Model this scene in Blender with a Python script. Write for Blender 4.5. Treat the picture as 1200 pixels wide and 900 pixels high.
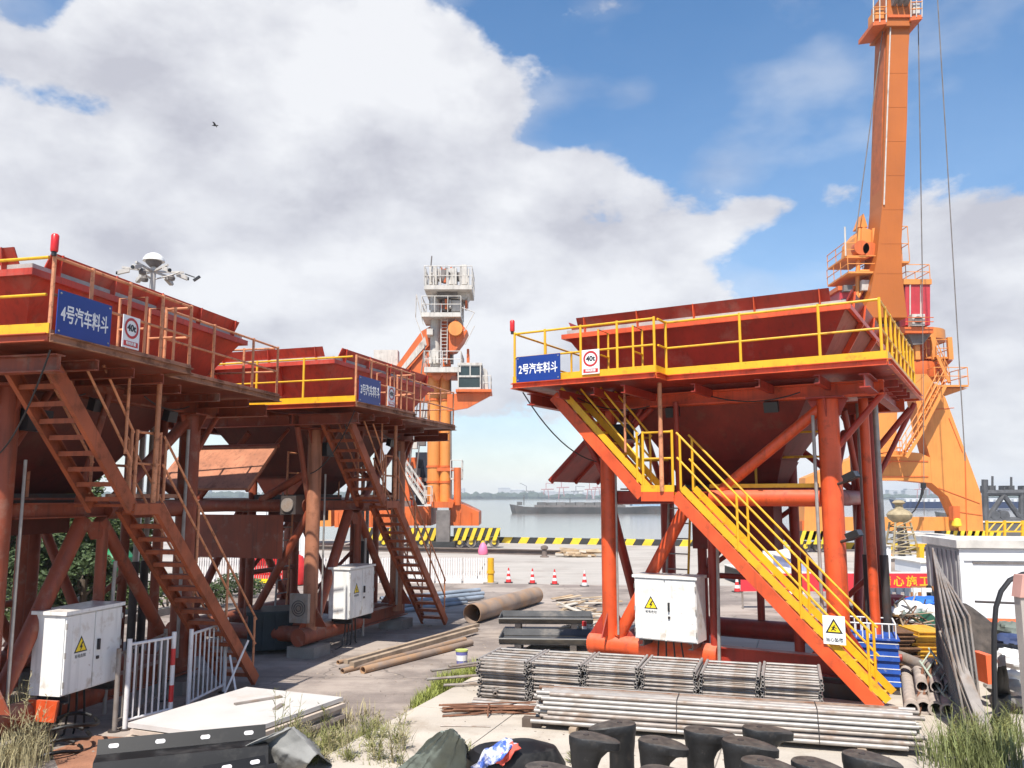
import bpy, math, random
from mathutils import Vector, Matrix
R = math.radians
rnd = random.Random(7)
for o in list(bpy.data.objects):
    bpy.data.objects.remove(o)
SC = bpy.context.scene
COL = SC.collection

# ------------------------------------------------------------------ camera
EYE = 3.4
FPX = 975.0
PITCH = math.atan(132 / FPX)
cam = bpy.data.cameras.new('camera')
cam.sensor_width = 36
cam.lens = FPX / 1200 * 36
cam.clip_start = 0.1
cam.clip_end = 9000
camo = bpy.data.objects.new('camera', cam)
COL.objects.link(camo)
camo.location = (0, 0, EYE)
camo.rotation_euler = (R(90) + PITCH, 0, 0)
SC.camera = camo

# ------------------------------------------------------------------ light
SC.view_settings.view_transform = 'Standard'
SC.view_settings.look = 'None'
SC.view_settings.exposure = 0.62
SC.view_settings.gamma = 1
SC.view_settings.use_curve_mapping = False
SUN_AZ, SUN_EL = math.atan2(-0.27, -0.96), R(57)     # azimuth from +Y towards +X
S = Vector((math.sin(SUN_AZ) * math.cos(SUN_EL), math.cos(SUN_AZ) * math.cos(SUN_EL), math.sin(SUN_EL)))
sl = bpy.data.lights.new('sun', 'SUN')
sl.energy = 4.8
sl.angle = R(0.5)
sl.color = (1, 0.95, 0.87)
so = bpy.data.objects.new('sun', sl)
COL.objects.link(so)
so.rotation_euler = (-S).to_track_quat('-Z', 'Y').to_euler()
so.location = (-10, -20, 40)

W = bpy.data.worlds.new('World')
SC.world = W
W.use_nodes = True
nt = W.node_tree
nt.nodes.clear()
def wn(t, **k):
    n = nt.nodes.new(t)
    for a, b in k.items():
        setattr(n, a, b)
    return n
def wl(a, b):
    nt.links.new(a, b)
def wmath(op, a, b=None, c=None, clamp=False):
    n = wn('ShaderNodeMath', operation=op, use_clamp=clamp)
    for i, x in enumerate((a, b, c)):
        if x is None:
            continue
        if isinstance(x, (int, float)):
            n.inputs[i].default_value = x
        else:
            wl(x, n.inputs[i])
    return n.outputs[0]
sky = wn('ShaderNodeTexSky', sky_type='NISHITA', sun_disc=False)
sky.sun_elevation = SUN_EL
sky.sun_rotation = SUN_AZ
sky.air_density = 1.0
sky.dust_density = 0.35
sky.ozone_density = 1.6
tc = wn('ShaderNodeTexCoord')
sep = wn('ShaderNodeSeparateXYZ')
wl(tc.outputs['Generated'], sep.inputs[0])
AZ = wmath('ARCTAN2', sep.outputs[0], sep.outputs[1])
EL = wmath('ARCSINE', sep.outputs[2])
# cloud field: noise on the view direction, stretched flat, denser low over the river
mp = wn('ShaderNodeMapping')
mp.inputs['Scale'].default_value = (1, 1, 1.7)
mp.inputs['Location'].default_value = (3.1, 1.7, 0.4)
wl(tc.outputs['Generated'], mp.inputs[0])
n1 = wn('ShaderNodeTexNoise')
n1.inputs['Scale'].default_value = 3.6
n1.inputs['Detail'].default_value = 9
n1.inputs['Roughness'].default_value = 0.60
n1.inputs['Distortion'].default_value = 0.1
wl(mp.outputs[0], n1.inputs['Vector'])
def blob(px, py, sx, sy, amp):
    # one bank or gap of the cloud field, centred on a direction (radians)
    a = math.atan2(px - 600, FPX)
    e = PITCH + math.atan2(450 - py, FPX)
    dx = wmath('DIVIDE', wmath('SUBTRACT', AZ, a), sx / FPX)
    dy = wmath('DIVIDE', wmath('SUBTRACT', EL, e), sy / FPX)
    q = wmath('ADD', wmath('MULTIPLY', dx, dx), wmath('MULTIPLY', dy, dy))
    return wmath('MULTIPLY', wmath('EXPONENT', wmath('MULTIPLY', q, -1.0)), amp)
BL = [(300, 120, 330, 130, .34), (90, 260, 240, 90, .25), (520, 140, 170, 110, .22), (640, 320, 260, 110, .24),
      (300, 330, 400, 120, .22), (1170, 360, 110, 110, .30), (820, 250, 90, 40, .10), (850, 214, 44, 20, .15), (905, 262, 40, 18, .24), (690, 190, 60, 30, .16), (1000, 250, 50, 20, .10), (700, 420, 400, 110, .16),
      (740, 8, 70, 20, .25), (762, 120, 38, 26, .235), (990, 118, 55, 26, .24), (1150, 480, 220, 120, .18), (100, 30, 200, 60, .16),
      (60, 178, 130, 26, -.34), (10, 45, 50, 55, -.48), (860, 70, 240, 130, -.26), (655, 158, 50, 24, -.24),
      (1120, 190, 140, 90, -.26), (960, 330, 60, 60, -.14), (1180, 300, 60, 20, .1), (600, 30, 60, 50, -.16), (880, 330, 110, 45, -.10), (610, 265, 50, 20, -.08)]
bias = wmath('ADD', wmath('MULTIPLY', EL, -0.12), 0.0)
for b in BL:
    bias = wmath('ADD', bias, blob(*b))
dens = wmath('ADD', n1.outputs['Fac'], bias)
mr = wn('ShaderNodeMapRange', interpolation_type='SMOOTHSTEP')
mr.inputs['From Min'].default_value = 0.535
mr.inputs['From Max'].default_value = 0.645
wl(dens, mr.inputs['Value'])
# grey bellies and white crests
mp2 = wn('ShaderNodeMapping')
mp2.inputs['Scale'].default_value = (1, 1, 2.0)
mp2.inputs['Location'].default_value = (7.3, 2.2, 0.9)
wl(tc.outputs['Generated'], mp2.inputs[0])
n2 = wn('ShaderNodeTexNoise')
n2.inputs['Scale'].default_value = 3.4
n2.inputs['Detail'].default_value = 7
n2.inputs['Roughness'].default_value = 0.5
wl(mp2.outputs[0], n2.inputs['Vector'])
# the same noise a little higher up: dense above means a shaded belly
mp3 = wn('ShaderNodeMapping')
mp3.inputs['Scale'].default_value = (1, 1, 1.7)
mp3.inputs['Location'].default_value = (3.07, 1.7, 0.51)
wl(tc.outputs['Generated'], mp3.inputs[0])
n3 = wn('ShaderNodeTexNoise')
n3.inputs['Scale'].default_value = 3.6
n3.inputs['Detail'].default_value = 7
n3.inputs['Roughness'].default_value = 0.56
n3.inputs['Distortion'].default_value = 0.1
wl(mp3.outputs[0], n3.inputs['Vector'])
slope = wmath('SUBTRACT', n1.outputs['Fac'], n3.outputs['Fac'])
sh = wmath('ADD', wmath('MULTIPLY', slope, 3.2), wmath('MULTIPLY', wmath('SUBTRACT', n2.outputs['Fac'], 0.5), 2.2))
sh = wmath('ADD', sh, 0.60)
cr = wn('ShaderNodeValToRGB')
cr.color_ramp.elements[0].position = 0.0
cr.color_ramp.elements[0].color = (0.55, 0.555, 0.62, 1)
cr.color_ramp.elements[1].position = 1.0
cr.color_ramp.elements[1].color = (0.86, 0.87, 0.90, 1)
e = cr.color_ramp.elements.new(0.5)
e.color = (0.71, 0.72, 0.77, 1)
wl(sh, cr.inputs[0])
bgs = wn('ShaderNodeBackground')
bgs.inputs['Strength'].default_value = 0.12
hs = wn('ShaderNodeHueSaturation')
hs.inputs['Saturation'].default_value = 1.24
hs.inputs['Hue'].default_value = 0.498
wl(sky.outputs[0], hs.inputs['Color'])
wl(hs.outputs[0], bgs.inputs['Color'])
bgc = wn('ShaderNodeBackground')
bgc.inputs['Strength'].default_value = 0.70
wl(cr.outputs[0], bgc.inputs['Color'])
mx = wn('ShaderNodeMixShader')
mr2 = wn('ShaderNodeMapRange', interpolation_type='SMOOTHSTEP')
mr2.inputs['From Min'].default_value = 0.40
mr2.inputs['From Max'].default_value = 0.62
wl(wmath('ADD', n2.outputs['Fac'], wmath('MULTIPLY', bias, 0.30)), mr2.inputs['Value'])
lowhaze = wmath('MULTIPLY', wmath('EXPONENT', wmath('MULTIPLY', wmath('ABSOLUTE', EL), -5.5)), 0.75)
thin = wmath('MAXIMUM', wmath('MULTIPLY', mr2.outputs[0], 0.42), lowhaze)
wl(wmath('MAXIMUM', wmath('MULTIPLY', mr.outputs[0], 0.97), thin), mx.inputs[0])
wl(bgs.outputs[0], mx.inputs[1])
wl(bgc.outputs[0], mx.inputs[2])
ow = wn('ShaderNodeOutputWorld')
wl(mx.outputs[0], ow.inputs[0])

# ------------------------------------------------------------------ helpers
def G(u, v, z=0.0):
    """Point on the level z that the photograph shows at pixel (u, v)."""
    a, b = (u - 600) / FPX, (450 - v) / FPX
    c, s = math.cos(PITCH), math.sin(PITCH)
    d = Vector((a, c - s * b, s + c * b))
    return Vector((0, 0, EYE)) + d * ((z - EYE) / d.z)

def DP(u, v, y):
    """Point at distance y in front of the camera that the photograph shows at pixel (u, v)."""
    a, b = (u - 600) / FPX, (450 - v) / FPX
    c, s = math.cos(PITCH), math.sin(PITCH)
    d = Vector((a, c - s * b, s + c * b))
    return Vector((0, 0, EYE)) + d * (y / d.y)

class MB:
    """Collects shapes; build() links them as one mesh object."""
    def __init__(self):
        self.v, self.f = [], []
    def add(self, vs, fs):
        k = len(self.v)
        self.v += [tuple(x) for x in vs]
        self.f += [tuple(i + k for i in f) for f in fs]
        return self
    def obox(self, c, ax, ay, az):
        c, ax, ay, az = Vector(c), Vector(ax), Vector(ay), Vector(az)
        vs = [c + ax * i + ay * j + az * k for i in (-1, 1) for j in (-1, 1) for k in (-1, 1)]
        return self.add(vs, [(0, 1, 3, 2), (4, 6, 7, 5), (0, 4, 5, 1), (2, 3, 7, 6), (0, 2, 6, 4), (1, 5, 7, 3)])
    def box(self, x0, x1, y0, y1, z0, z1):
        return self.obox(((x0 + x1) / 2, (y0 + y1) / 2, (z0 + z1) / 2), ((x1 - x0) / 2, 0, 0), (0, (y1 - y0) / 2, 0), (0, 0, (z1 - z0) / 2))
    def frame(self, p, q, up=(0, 0, 1)):
        p, q = Vector(p), Vector(q)
        d = (q - p).normalized()
        u = Vector(up)
        if abs(d.dot(u)) > 0.999:
            u = Vector((0, 1, 0))
        s = d.cross(u).normalized()
        return p, q, d, s, s.cross(d).normalized()
    def beam(self, p, q, w, h, up=(0, 0, 1)):
        p, q, d, s, u = self.frame(p, q, up)
        return self.obox((p + q) / 2, (q - p) / 2, s * w / 2, u * h / 2)
    def ibeam(self, p, q, w, h, t=0.02, up=(0, 0, 1)):
        p, q, d, s, u = self.frame(p, q, up)
        self.obox((p + q) / 2, (q - p) / 2, s * t / 2, u * (h / 2 - t))
        for k in (-1, 1):
            self.obox((p + q) / 2 + u * k * (h / 2 - t / 2), (q - p) / 2, s * w / 2, u * t / 2)
        return self
    def channel(self, p, q, w, h, t=0.015, up=(0, 0, 1), side=1):
        p, q, d, s, u = self.frame(p, q, up)
        self.obox((p + q) / 2 + s * side * (w / 2 - t / 2), (q - p) / 2, s * t / 2, u * (h / 2 - t))
        for k in (-1, 1):
            self.obox((p + q) / 2 + u * k * (h / 2 - t / 2), (q - p) / 2, s * w / 2, u * t / 2)
        return self
    def tube(self, p, q, r, n=10, r2=None, caps=True):
        p, q, d, s, u = self.frame(p, q)
        r2 = r if r2 is None else r2
        a = [s * math.cos(2 * math.pi * i / n) + u * math.sin(2 * math.pi * i / n) for i in range(n)]
        fs = [(i, n + i, n + (i + 1) % n, (i + 1) % n) for i in range(n)]
        if caps:
            fs += [tuple(range(n)), tuple(range(2 * n - 1, n - 1, -1))]
        return self.add([p + x * r for x in a] + [q + x * r2 for x in a], fs)
    def hollow(self, p, q, r, t, n=12):
        p, q, d, s, u = self.frame(p, q)
        a = [s * math.cos(2 * math.pi * i / n) + u * math.sin(2 * math.pi * i / n) for i in range(n)]
        vs = [p + x * r for x in a] + [q + x * r for x in a] + [p + x * (r - t) for x in a] + [q + x * (r - t) for x in a]
        fs = []
        for i in range(n):
            j = (i + 1) % n
            fs += [(i, n + i, n + j, j), (2 * n + i, 2 * n + j, 3 * n + j, 3 * n + i), (i, j, 2 * n + j, 2 * n + i), (n + i, 3 * n + i, 3 * n + j, n + j)]
        return self.add(vs, fs)
    def path(self, pts, r, n=6, caps=True):
        pts = [Vector(p) for p in pts]
        rings = []
        u = None
        for i, p in enumerate(pts):
            d = (pts[min(i + 1, len(pts) - 1)] - pts[max(i - 1, 0)]).normalized()
            if u is None:
                u = Vector((0, 0, 1)) if abs(d.z) < 0.9 else Vector((0, 1, 0))
            s = d.cross(u).normalized()
            u = s.cross(d).normalized()
            rr = r[i] if isinstance(r, (list, tuple)) else r
            rings.append([p + (s * math.cos(2 * math.pi * k / n) + u * math.sin(2 * math.pi * k / n)) * rr for k in range(n)])
        return self.loft(rings, caps)
    def loft(self, rings, caps=True):
        n = len(rings[0])
        vs = [x for r in rings for x in r]
        fs = []
        for i in range(len(rings) - 1):
            for k in range(n):
                a, b = i * n + k, i * n + (k + 1) % n
                fs.append((a, a + n, b + n, b))
        if caps:
            fs += [tuple(range(n)), tuple(range(len(vs) - 1, len(vs) - n - 1, -1))]
        return self.add(vs, fs)
    def prism(self, pts, vec):
        pts = [Vector(p) for p in pts]
        vec = Vector(vec)
        n = len(pts)
        fs = [tuple(range(n)), tuple(range(2 * n - 1, n - 1, -1))]
        fs += [(i, i + n, (i + 1) % n + n, (i + 1) % n) for i in range(n)]
        return self.add(pts + [p + vec for p in pts], fs)
    def quad(self, *pts):
        return self.add(pts, [tuple(range(len(pts)))])
    def lathe(self, c, prof, n=16):
        c = Vector(c)
        return self.loft([[c + Vector((r * math.cos(2 * math.pi * k / n), r * math.sin(2 * math.pi * k / n), z)) for k in range(n)] for r, z in prof])
    def grid(self, fn, nu, nv):
        vs = [fn(i / nu, j / nv) for i in range(nu + 1) for j in range(nv + 1)]
        fs = [(i * (nv + 1) + j, (i + 1) * (nv + 1) + j, (i + 1) * (nv + 1) + j + 1, i * (nv + 1) + j + 1) for i in range(nu) for j in range(nv)]
        return self.add(vs, fs)
    def mesh(self, name, mat, smooth=True):
        me = bpy.data.meshes.new(name)
        me.from_pydata(self.v, [], self.f)
        import bmesh
        bm = bmesh.new()
        bm.from_mesh(me)
        bmesh.ops.recalc_face_normals(bm, faces=bm.faces)
        bm.to_mesh(me)
        bm.free()
        if smooth:
            for p in me.polygons:
                p.use_smooth = True
            me.set_sharp_from_angle(angle=R(38))
        if mat:
            me.materials.append(mat)
        return me
    def build(self, name, mat, parent=None, smooth=True):
        o = bpy.data.objects.new(name, self.mesh(name, mat, smooth))
        COL.objects.link(o)
        o.parent = parent
        return o

def put(name, me, parent=None, loc=(0, 0, 0), rot=(0, 0, 0), scale=(1, 1, 1)):
    o = bpy.data.objects.new(name, me)
    COL.objects.link(o)
    o.parent = parent
    o.location, o.rotation_euler, o.scale = loc, rot, scale
    return o
def tag(o, label=None, cat=None, group=None, kind=None):
    for k, x in (('label', label), ('category', cat), ('group', group), ('kind', kind)):
        if x:
            o[k] = x
    return o
def thing(name, label, cat, loc=(0, 0, 0), rz=0.0, group=None):
    o = bpy.data.objects.new(name, None)
    COL.objects.link(o)
    o.location = loc
    o.rotation_euler = (0, 0, rz)
    o.empty_display_size = 0.3
    return tag(o, label, cat, group)
KIDS = {}
def kids(o):
    return [c for c in COL.objects if c.parent == o]
def dup(o, loc=None, rz=None, label=None, parent=None, tree=None):
    """A copy of a thing with copies of its parts and their sub-parts."""
    c = o.copy()
    COL.objects.link(c)
    if parent is not None:
        c.parent = parent
    if loc is not None:
        c.location = loc
    if rz is not None:
        c.rotation_euler = (0, 0, rz)
    if label:
        c['label'] = label
    if o not in KIDS:
        KIDS[o] = kids(o)
    for ch in KIDS[o]:
        dup(ch, parent=c)
    return c
def text_mesh(body, size, mat, depth=0.004, bold=0.0):
    cu = bpy.data.curves.new('lettering', 'FONT')
    cu.body = body
    cu.size = size
    cu.extrude = depth / 2
    cu.offset = bold
    cu.align_x, cu.align_y = 'CENTER', 'CENTER'
    cu.resolution_u = 3
    t = bpy.data.objects.new('lettering', cu)
    COL.objects.link(t)
    dg = bpy.context.evaluated_depsgraph_get()
    me = bpy.data.meshes.new_from_object(t.evaluated_get(dg))
    bpy.data.objects.remove(t)
    me.materials.clear()
    me.materials.append(mat)
    me.name = 'lettering'
    return me
FACE = (R(90), 0, 0)      # lettering upright, read from -Y

# ------------------------------------------------------------------ materials
MATS = {}
def mat(name, col, rough=0.5, metal=0.0, var=0.25, scale=2.0, grain=0.0, grain_scale=60.0, bump=0.0, bump_scale=25.0,
        stain=None, stain_amt=0.0, stain_scale=3.0, streak=0.0, spec=0.5, alpha=None, coord='Object', sat=1.0, thresh=0.6, dust=0.0, chip=0.0, chip_col=(0.09, 0.035, 0.018), smear=0.0, crack=0.0):
    if name in MATS:
        return MATS[name]
    m = bpy.data.materials.new(name)
    m.use_nodes = True
    t = m.node_tree
    N, LK = t.nodes, t.links
    b = N['Principled BSDF']
    tcn = N.new('ShaderNodeTexCoord')
    v = tcn.outputs[coord]
    def noise(sc, det=6, rough_=0.55, vec=None):
        n = N.new('ShaderNodeTexNoise')
        n.inputs['Scale'].default_value = sc
        n.inputs['Detail'].default_value = det
        n.inputs['Roughness'].default_value = rough_
        LK.new(vec or v, n.inputs['Vector'])
        return n.outputs['Fac']
    def mixc(fac, a, bcol, mode='MIX'):
        n = N.new('ShaderNodeMix')
        n.data_type = 'RGBA'
        n.blend_type = mode
        for key, val in (('Factor', fac),):
            s_ = n.inputs[0]
            if isinstance(val, (int, float)):
                s_.default_value = val
            else:
                LK.new(val, s_)
        for idx, val in ((6, a), (7, bcol)):
            if isinstance(val, tuple):
                n.inputs[idx].default_value = val
            else:
                LK.new(val, n.inputs[idx])
        return n.outputs[2]
    def mrange(x, a, c, lo=0.0, hi=1.0):
        n = N.new('ShaderNodeMapRange')
        n.inputs['From Min'].default_value = a
        n.inputs['From Max'].default_value = c
        n.inputs['To Min'].default_value = lo
        n.inputs['To Max'].default_value = hi
        LK.new(x, n.inputs['Value'])
        return n.outputs[0]
    base = (col[0], col[1], col[2], 1)
    lo = tuple(max(0, x * (1 - var)) for x in col) + (1,)
    hi = tuple(min(1, x * (1 + var * 0.8)) for x in col) + (1,)
    c = mixc(mrange(noise(scale), 0.3, 0.7), lo, hi)
    if grain:
        c = mixc(mrange(noise(grain_scale, 3), 0.3, 0.7, 0, grain), c, (col[0] * .35, col[1] * .35, col[2] * .35, 1))
    if streak:
        mpn = N.new('ShaderNodeMapping')
        mpn.inputs['Scale'].default_value = (9, 9, 0.5)
        LK.new(v, mpn.inputs[0])
        c = mixc(mrange(noise(1.3, 5, 0.6, mpn.outputs[0]), 0.52, 0.72, 0, streak), c, (col[0] * .3, col[1] * .3 + .01, col[2] * .3 + .01, 1))
    r_ = None
    if stain:
        f = mrange(noise(stain_scale, 9, 0.65), thresh - 0.06, thresh + 0.08, 0, stain_amt)
        c = mixc(f, c, tuple(stain) + (1,))
        r_ = mrange(f, 0, 1, rough, min(1, rough + 0.35))
    if smear:
        for rot, sc_ in ((.5, (.12, 2.2, 1)), (-.25, (.1, 1.5, 1))):
            mpn = N.new('ShaderNodeMapping')
            mpn.inputs['Rotation'].default_value = (0, 0, rot)
            mpn.inputs['Scale'].default_value = sc_
            LK.new(v, mpn.inputs[0])
            c = mixc(mrange(noise(1.0, 7, 0.65, mpn.outputs[0]), .52, .7, 0, smear), c, (col[0] * .45, col[1] * .43, col[2] * .42, 1))
    if crack:
        vo = N.new('ShaderNodeTexVoronoi')
        vo.feature = 'DISTANCE_TO_EDGE'
        vo.inputs['Scale'].default_value = .28
        va = N.new('ShaderNodeVectorMath')
        va.operation = 'ADD'
        nz = N.new('ShaderNodeTexNoise')
        nz.inputs['Scale'].default_value = 1.4
        nz.inputs['Detail'].default_value = 6
        LK.new(v, nz.inputs['Vector'])
        LK.new(v, va.inputs[0])
        LK.new(nz.outputs['Color'], va.inputs[1])
        LK.new(va.outputs[0], vo.inputs['Vector'])
        c = mixc(mrange(vo.outputs['Distance'], .0, .008, crack, 0), c, (col[0] * .3, col[1] * .3, col[2] * .3, 1))
    if chip:
        c = mixc(mrange(noise(11, 8, 0.7), .64, .68, 0, chip), c, tuple(chip_col) + (1,))
    if dust:
        ge = N.new('ShaderNodeNewGeometry')
        sx = N.new('ShaderNodeSeparateXYZ')
        LK.new(ge.outputs['Normal'], sx.inputs[0])
        up = mrange(sx.outputs[2], .45, .95, 0, 1)
        dn = mrange(noise(5, 7, .65), .35, .65, .25 * dust, dust)
        mm = N.new('ShaderNodeMath')
        mm.operation = 'MULTIPLY'
        LK.new(up, mm.inputs[0])
        LK.new(dn, mm.inputs[1])
        c = mixc(mm.outputs[0], c, (0.34, 0.27, 0.21, 1))
    LK.new(c, b.inputs['Base Color'])
    b.inputs['Metallic'].default_value = metal
    b.inputs['Roughness'].default_value = rough
    b.inputs['Specular IOR Level'].default_value = spec
    if r_:
        LK.new(r_, b.inputs['Roughness'])
    if bump:
        bn = N.new('ShaderNodeBump')
        bn.inputs['Strength'].default_value = bump
        bn.inputs['Distance'].default_value = 0.02
        LK.new(noise(bump_scale, 5), bn.inputs['Height'])
        LK.new(bn.outputs[0], b.inputs['Normal'])
    if alpha is not None:
        b.inputs['Alpha'].default_value = alpha
    MATS[name] = m
    return m

RUST = (0.10, 0.035, 0.015)
DUST = (0.33, 0.24, 0.18)
bin_red = mat('bin_red', (0.31, 0.026, 0.014), .45, streak=.45, stain=DUST, stain_amt=.35, var=.25, stain_scale=1.6)
bin_red_old = mat('bin_red_old', (0.50, 0.048, 0.024), .5, streak=.5, stain=DUST, stain_amt=.35, stain_scale=1.3)
bin_low_shade = mat('bin_low_shade', (0.20, 0.022, 0.016), .6, streak=.4, stain=(.20, .10, .07), stain_amt=.4)  # bin red below the deck, darkened to carry the shade there
bin_low_old_shade = mat('bin_low_old_shade', (0.13, 0.026, 0.016), .65, streak=.5, stain=(.16, .09, .06), stain_amt=.4)  # same for the old hoppers: under-deck shade put into the colour
bin_dusty_bounce = mat('bin_dusty_bounce', (0.36, 0.14, 0.10), .7, streak=.4, stain=(.32, .05, .03), stain_amt=.5)  # dusty red, also lightened for light bounced off the deck
orange = mat('orange_paint', (0.68, 0.092, 0.024), .42, streak=.4, stain=RUST, stain_amt=.65, thresh=.63, dust=.55, chip=.75)
orange_dull = mat('orange_dull', (0.42, 0.075, 0.025), .5, streak=.35, stain=RUST, stain_amt=.6, thresh=.62)
frame_red = mat('frame_red', (0.34, 0.034, 0.018), .45, streak=.5, dust=.4, chip=.5, stain=RUST, stain_amt=.5, thresh=.62)
frame_old = mat('frame_old', (0.26, 0.054, 0.022), .55, streak=.6, dust=.5, chip=.7, stain=DUST, stain_amt=.45, thresh=.6)
col_old = mat('column_old', (0.40, 0.16, 0.085), .6, streak=.6, chip=.6, stain=RUST, stain_amt=.5, thresh=.6)
stair_old = mat('stair_old', (0.36, 0.085, 0.030), .58, streak=.5, dust=.5, chip=.7, stain=RUST, stain_amt=.6, thresh=.58)
rail_old = mat('rail_old', (0.62, 0.25, 0.12), .55, stain=RUST, stain_amt=.7, thresh=.58, stain_scale=9)
yellow = mat('yellow_paint', (0.74, 0.40, 0.014), .4, var=.12, streak=.2, stain=(.35, .12, .02), stain_amt=.7, thresh=.62, stain_scale=6, dust=.35, chip=.7)
grey_strip = mat('grey_strip', (0.44, 0.40, 0.37), .8, var=.3, grain=.3)
edge_old = mat('edge_old', (0.40, 0.19, 0.11), .6, streak=.3, stain=RUST, stain_amt=.7, thresh=.55)
dark_steel = mat('dark_steel', (0.055, 0.045, 0.042), .55, var=.4, stain=RUST, stain_amt=.5)
black_plastic = mat('black_plastic', (0.018, 0.018, 0.02), .45, var=.3)
white_paint = mat('white_paint', (0.78, 0.77, 0.74), .4, var=.05, streak=.3, stain=(.40, .30, .20), stain_amt=.6, thresh=.62, stain_scale=3, dust=.75, chip=.5, chip_col=(.25, .16, .1))
galv = mat('galvanised', (0.36, 0.335, 0.31), .5, metal=.35, var=.22, scale=5, stain=(.28, .2, .14), stain_amt=.4, thresh=.6)
sign_blue = mat('sign_blue', (0.010, 0.04, 0.23), .35, var=.1)
sign_white = mat('sign_white', (0.80, 0.80, 0.79), .4, var=.05, stain=(.5, .42, .34), stain_amt=.4, thresh=.66)
sign_red = mat('sign_red', (0.50, 0.03, 0.03), .4)
sign_black = mat('sign_black', (0.02, 0.02, 0.022), .4)
sign_yellow = mat('sign_yellow', (0.85, 0.62, 0.02), .4, var=.08)
lens = mat('lens', (0.05, 0.05, 0.06), .1)
beacon_red = mat('beacon_red', (0.62, 0.02, 0.02), .3)
concrete_foot = mat('concrete_foot', (0.30, 0.27, 0.24), .85, grain=.3, bump=.3)

# ------------------------------------------------------------------ loading hoppers
ZD = 5.23                      # underside of the deck edge
def bolt_triangle(r, t, z=0):
    return [(r * math.sin(a), z, r * math.cos(a)) for a in (0, R(120), R(240))]

def railing(root, name, pts, mat_, heights=(1.04, 0.58), z=ZD, r=0.021, posts=None, gauge=None):
    """One run of guard rail: the two rails are the part, each post a sub-part."""
    rl = MB().path([Vector((x, y, z + heights[0])) for x, y in pts], r, 8).build(name, mat_, root)
    for h in heights[1:]:
        MB().path([Vector((x, y, z + h)) for x, y in pts], r * .9, 8).build('mid_rail', mat_, rl)
    key = ('post', mat_.name, heights[0], r)
    if key not in MATS:
        MATS[key] = MB().tube((0, 0, 0), (0, 0, heights[0]), r * 1.15, 8).mesh('post', mat_)
    for x, y in posts or pts:
        put('post', MATS[key], rl, (x, y, z + 0.03))
    return rl

def flight(root, top, bot, y0, y1, n, pal, kick=True, rails=True, zmax=5.2):
    """A stair flight in the x-z plane: stringers with treads, kick strips and hand rails."""
    (x0, z0), (x1, z1) = top, bot
    d = Vector((x1 - x0, 0, z1 - z0)).normalized()
    up = Vector((-d.z, 0, d.x)) if d.x > 0 else Vector((d.z, 0, -d.x))
    tread = MB().box(-0.13, 0.13, y0 + .03, y1 - .03, -.02, .015).box(-.13, -.115, y0 + .03, y1 - .03, -.05, -.0205).mesh('tread', pal['tread'])
    for k, y in enumerate((y0, y1)):
        s = MB().channel((x0, y, z0), (x1, y, z1), .07, .20, .018, up, side=(1 if k == 0 else -1)).build('stair_stringer', pal['stair'], root)
        if kick:
            o = up * .185
            MB().beam(Vector((x0, y, z0)) + o, Vector((x1, y, z1)) + o, .022, .115, up).build('kick_strip', pal['kick'], s)
        if k == 0:
            for i in range(n):
                f = (i + .6) / n
                put('tread', tread, s, (x0 + (x1 - x0) * f, 0, z0 + (z1 - z0) * f + .06))
        if rails:
            h_ = None
            for h in (.98, .55):
                f = max(0.0, (z0 + h + .1 - zmax) / (z0 - z1))      # rails stop under the deck
                q = MB().tube((x0 + .05 + (x1 - x0) * f, y, z0 + h + .1 + (z1 - z0) * f), (x1 - .05, y, z1 + h + .1), .019, 8).build('handrail' if h_ is None else 'mid_rail', pal['rail'], root if h_ is None else h_)
                h_ = h_ or q
            m = max(2, int(round((z0 - z1) / 1.0)) + 1)
            pm = MB().tube((0, 0, 0), (0, 0, .92), .022, 8).mesh('post', pal['rail'])
            for i in range(m):
                f = .02 + .96 * i / (m - 1)
                if z0 + (z1 - z0) * f + 1.08 < zmax:
                    put('post', pm, h_, (x0 + .05 + (x1 - x0 - .1) * f, y, z0 + (z1 - z0) * f + .16))

def blue_sign(num, host, mw, mh, loc, label):
    s = thing('name_sign', label, 'sign', loc)
    MB().box(-mw / 2, mw / 2, -.012, .0, -mh / 2, mh / 2).build('panel', sign_blue, s)
    me = text_mesh(num + '号汽车料斗', .26, sign_white, .004, .004)
    xs = [v.co.x for v in me.vertices]
    ys = [v.co.y for v in me.vertices]
    w, h = max(xs) - min(xs), max(ys) - min(ys)
    k, kh = mw * .88 / w, mh * .42 / h
    cx_, cy_ = (max(xs) + min(xs)) / 2, (max(ys) + min(ys)) / 2
    put('lettering', me, s, (-cx_ * k, -.015, -cy_ * kh), FACE, (k, kh, 1))
    for bx_ in (-1, 1):
        for bz in (-1, 1):
            put('bolt', MB().tube((0, -.012, 0), (0, -.02, 0), .012, 8).mesh('bolt', galv), s, (bx_ * (mw / 2 - .04), 0, bz * (mh / 2 - .04)))
    s.rotation_euler = host.rotation_euler
    return s

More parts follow.
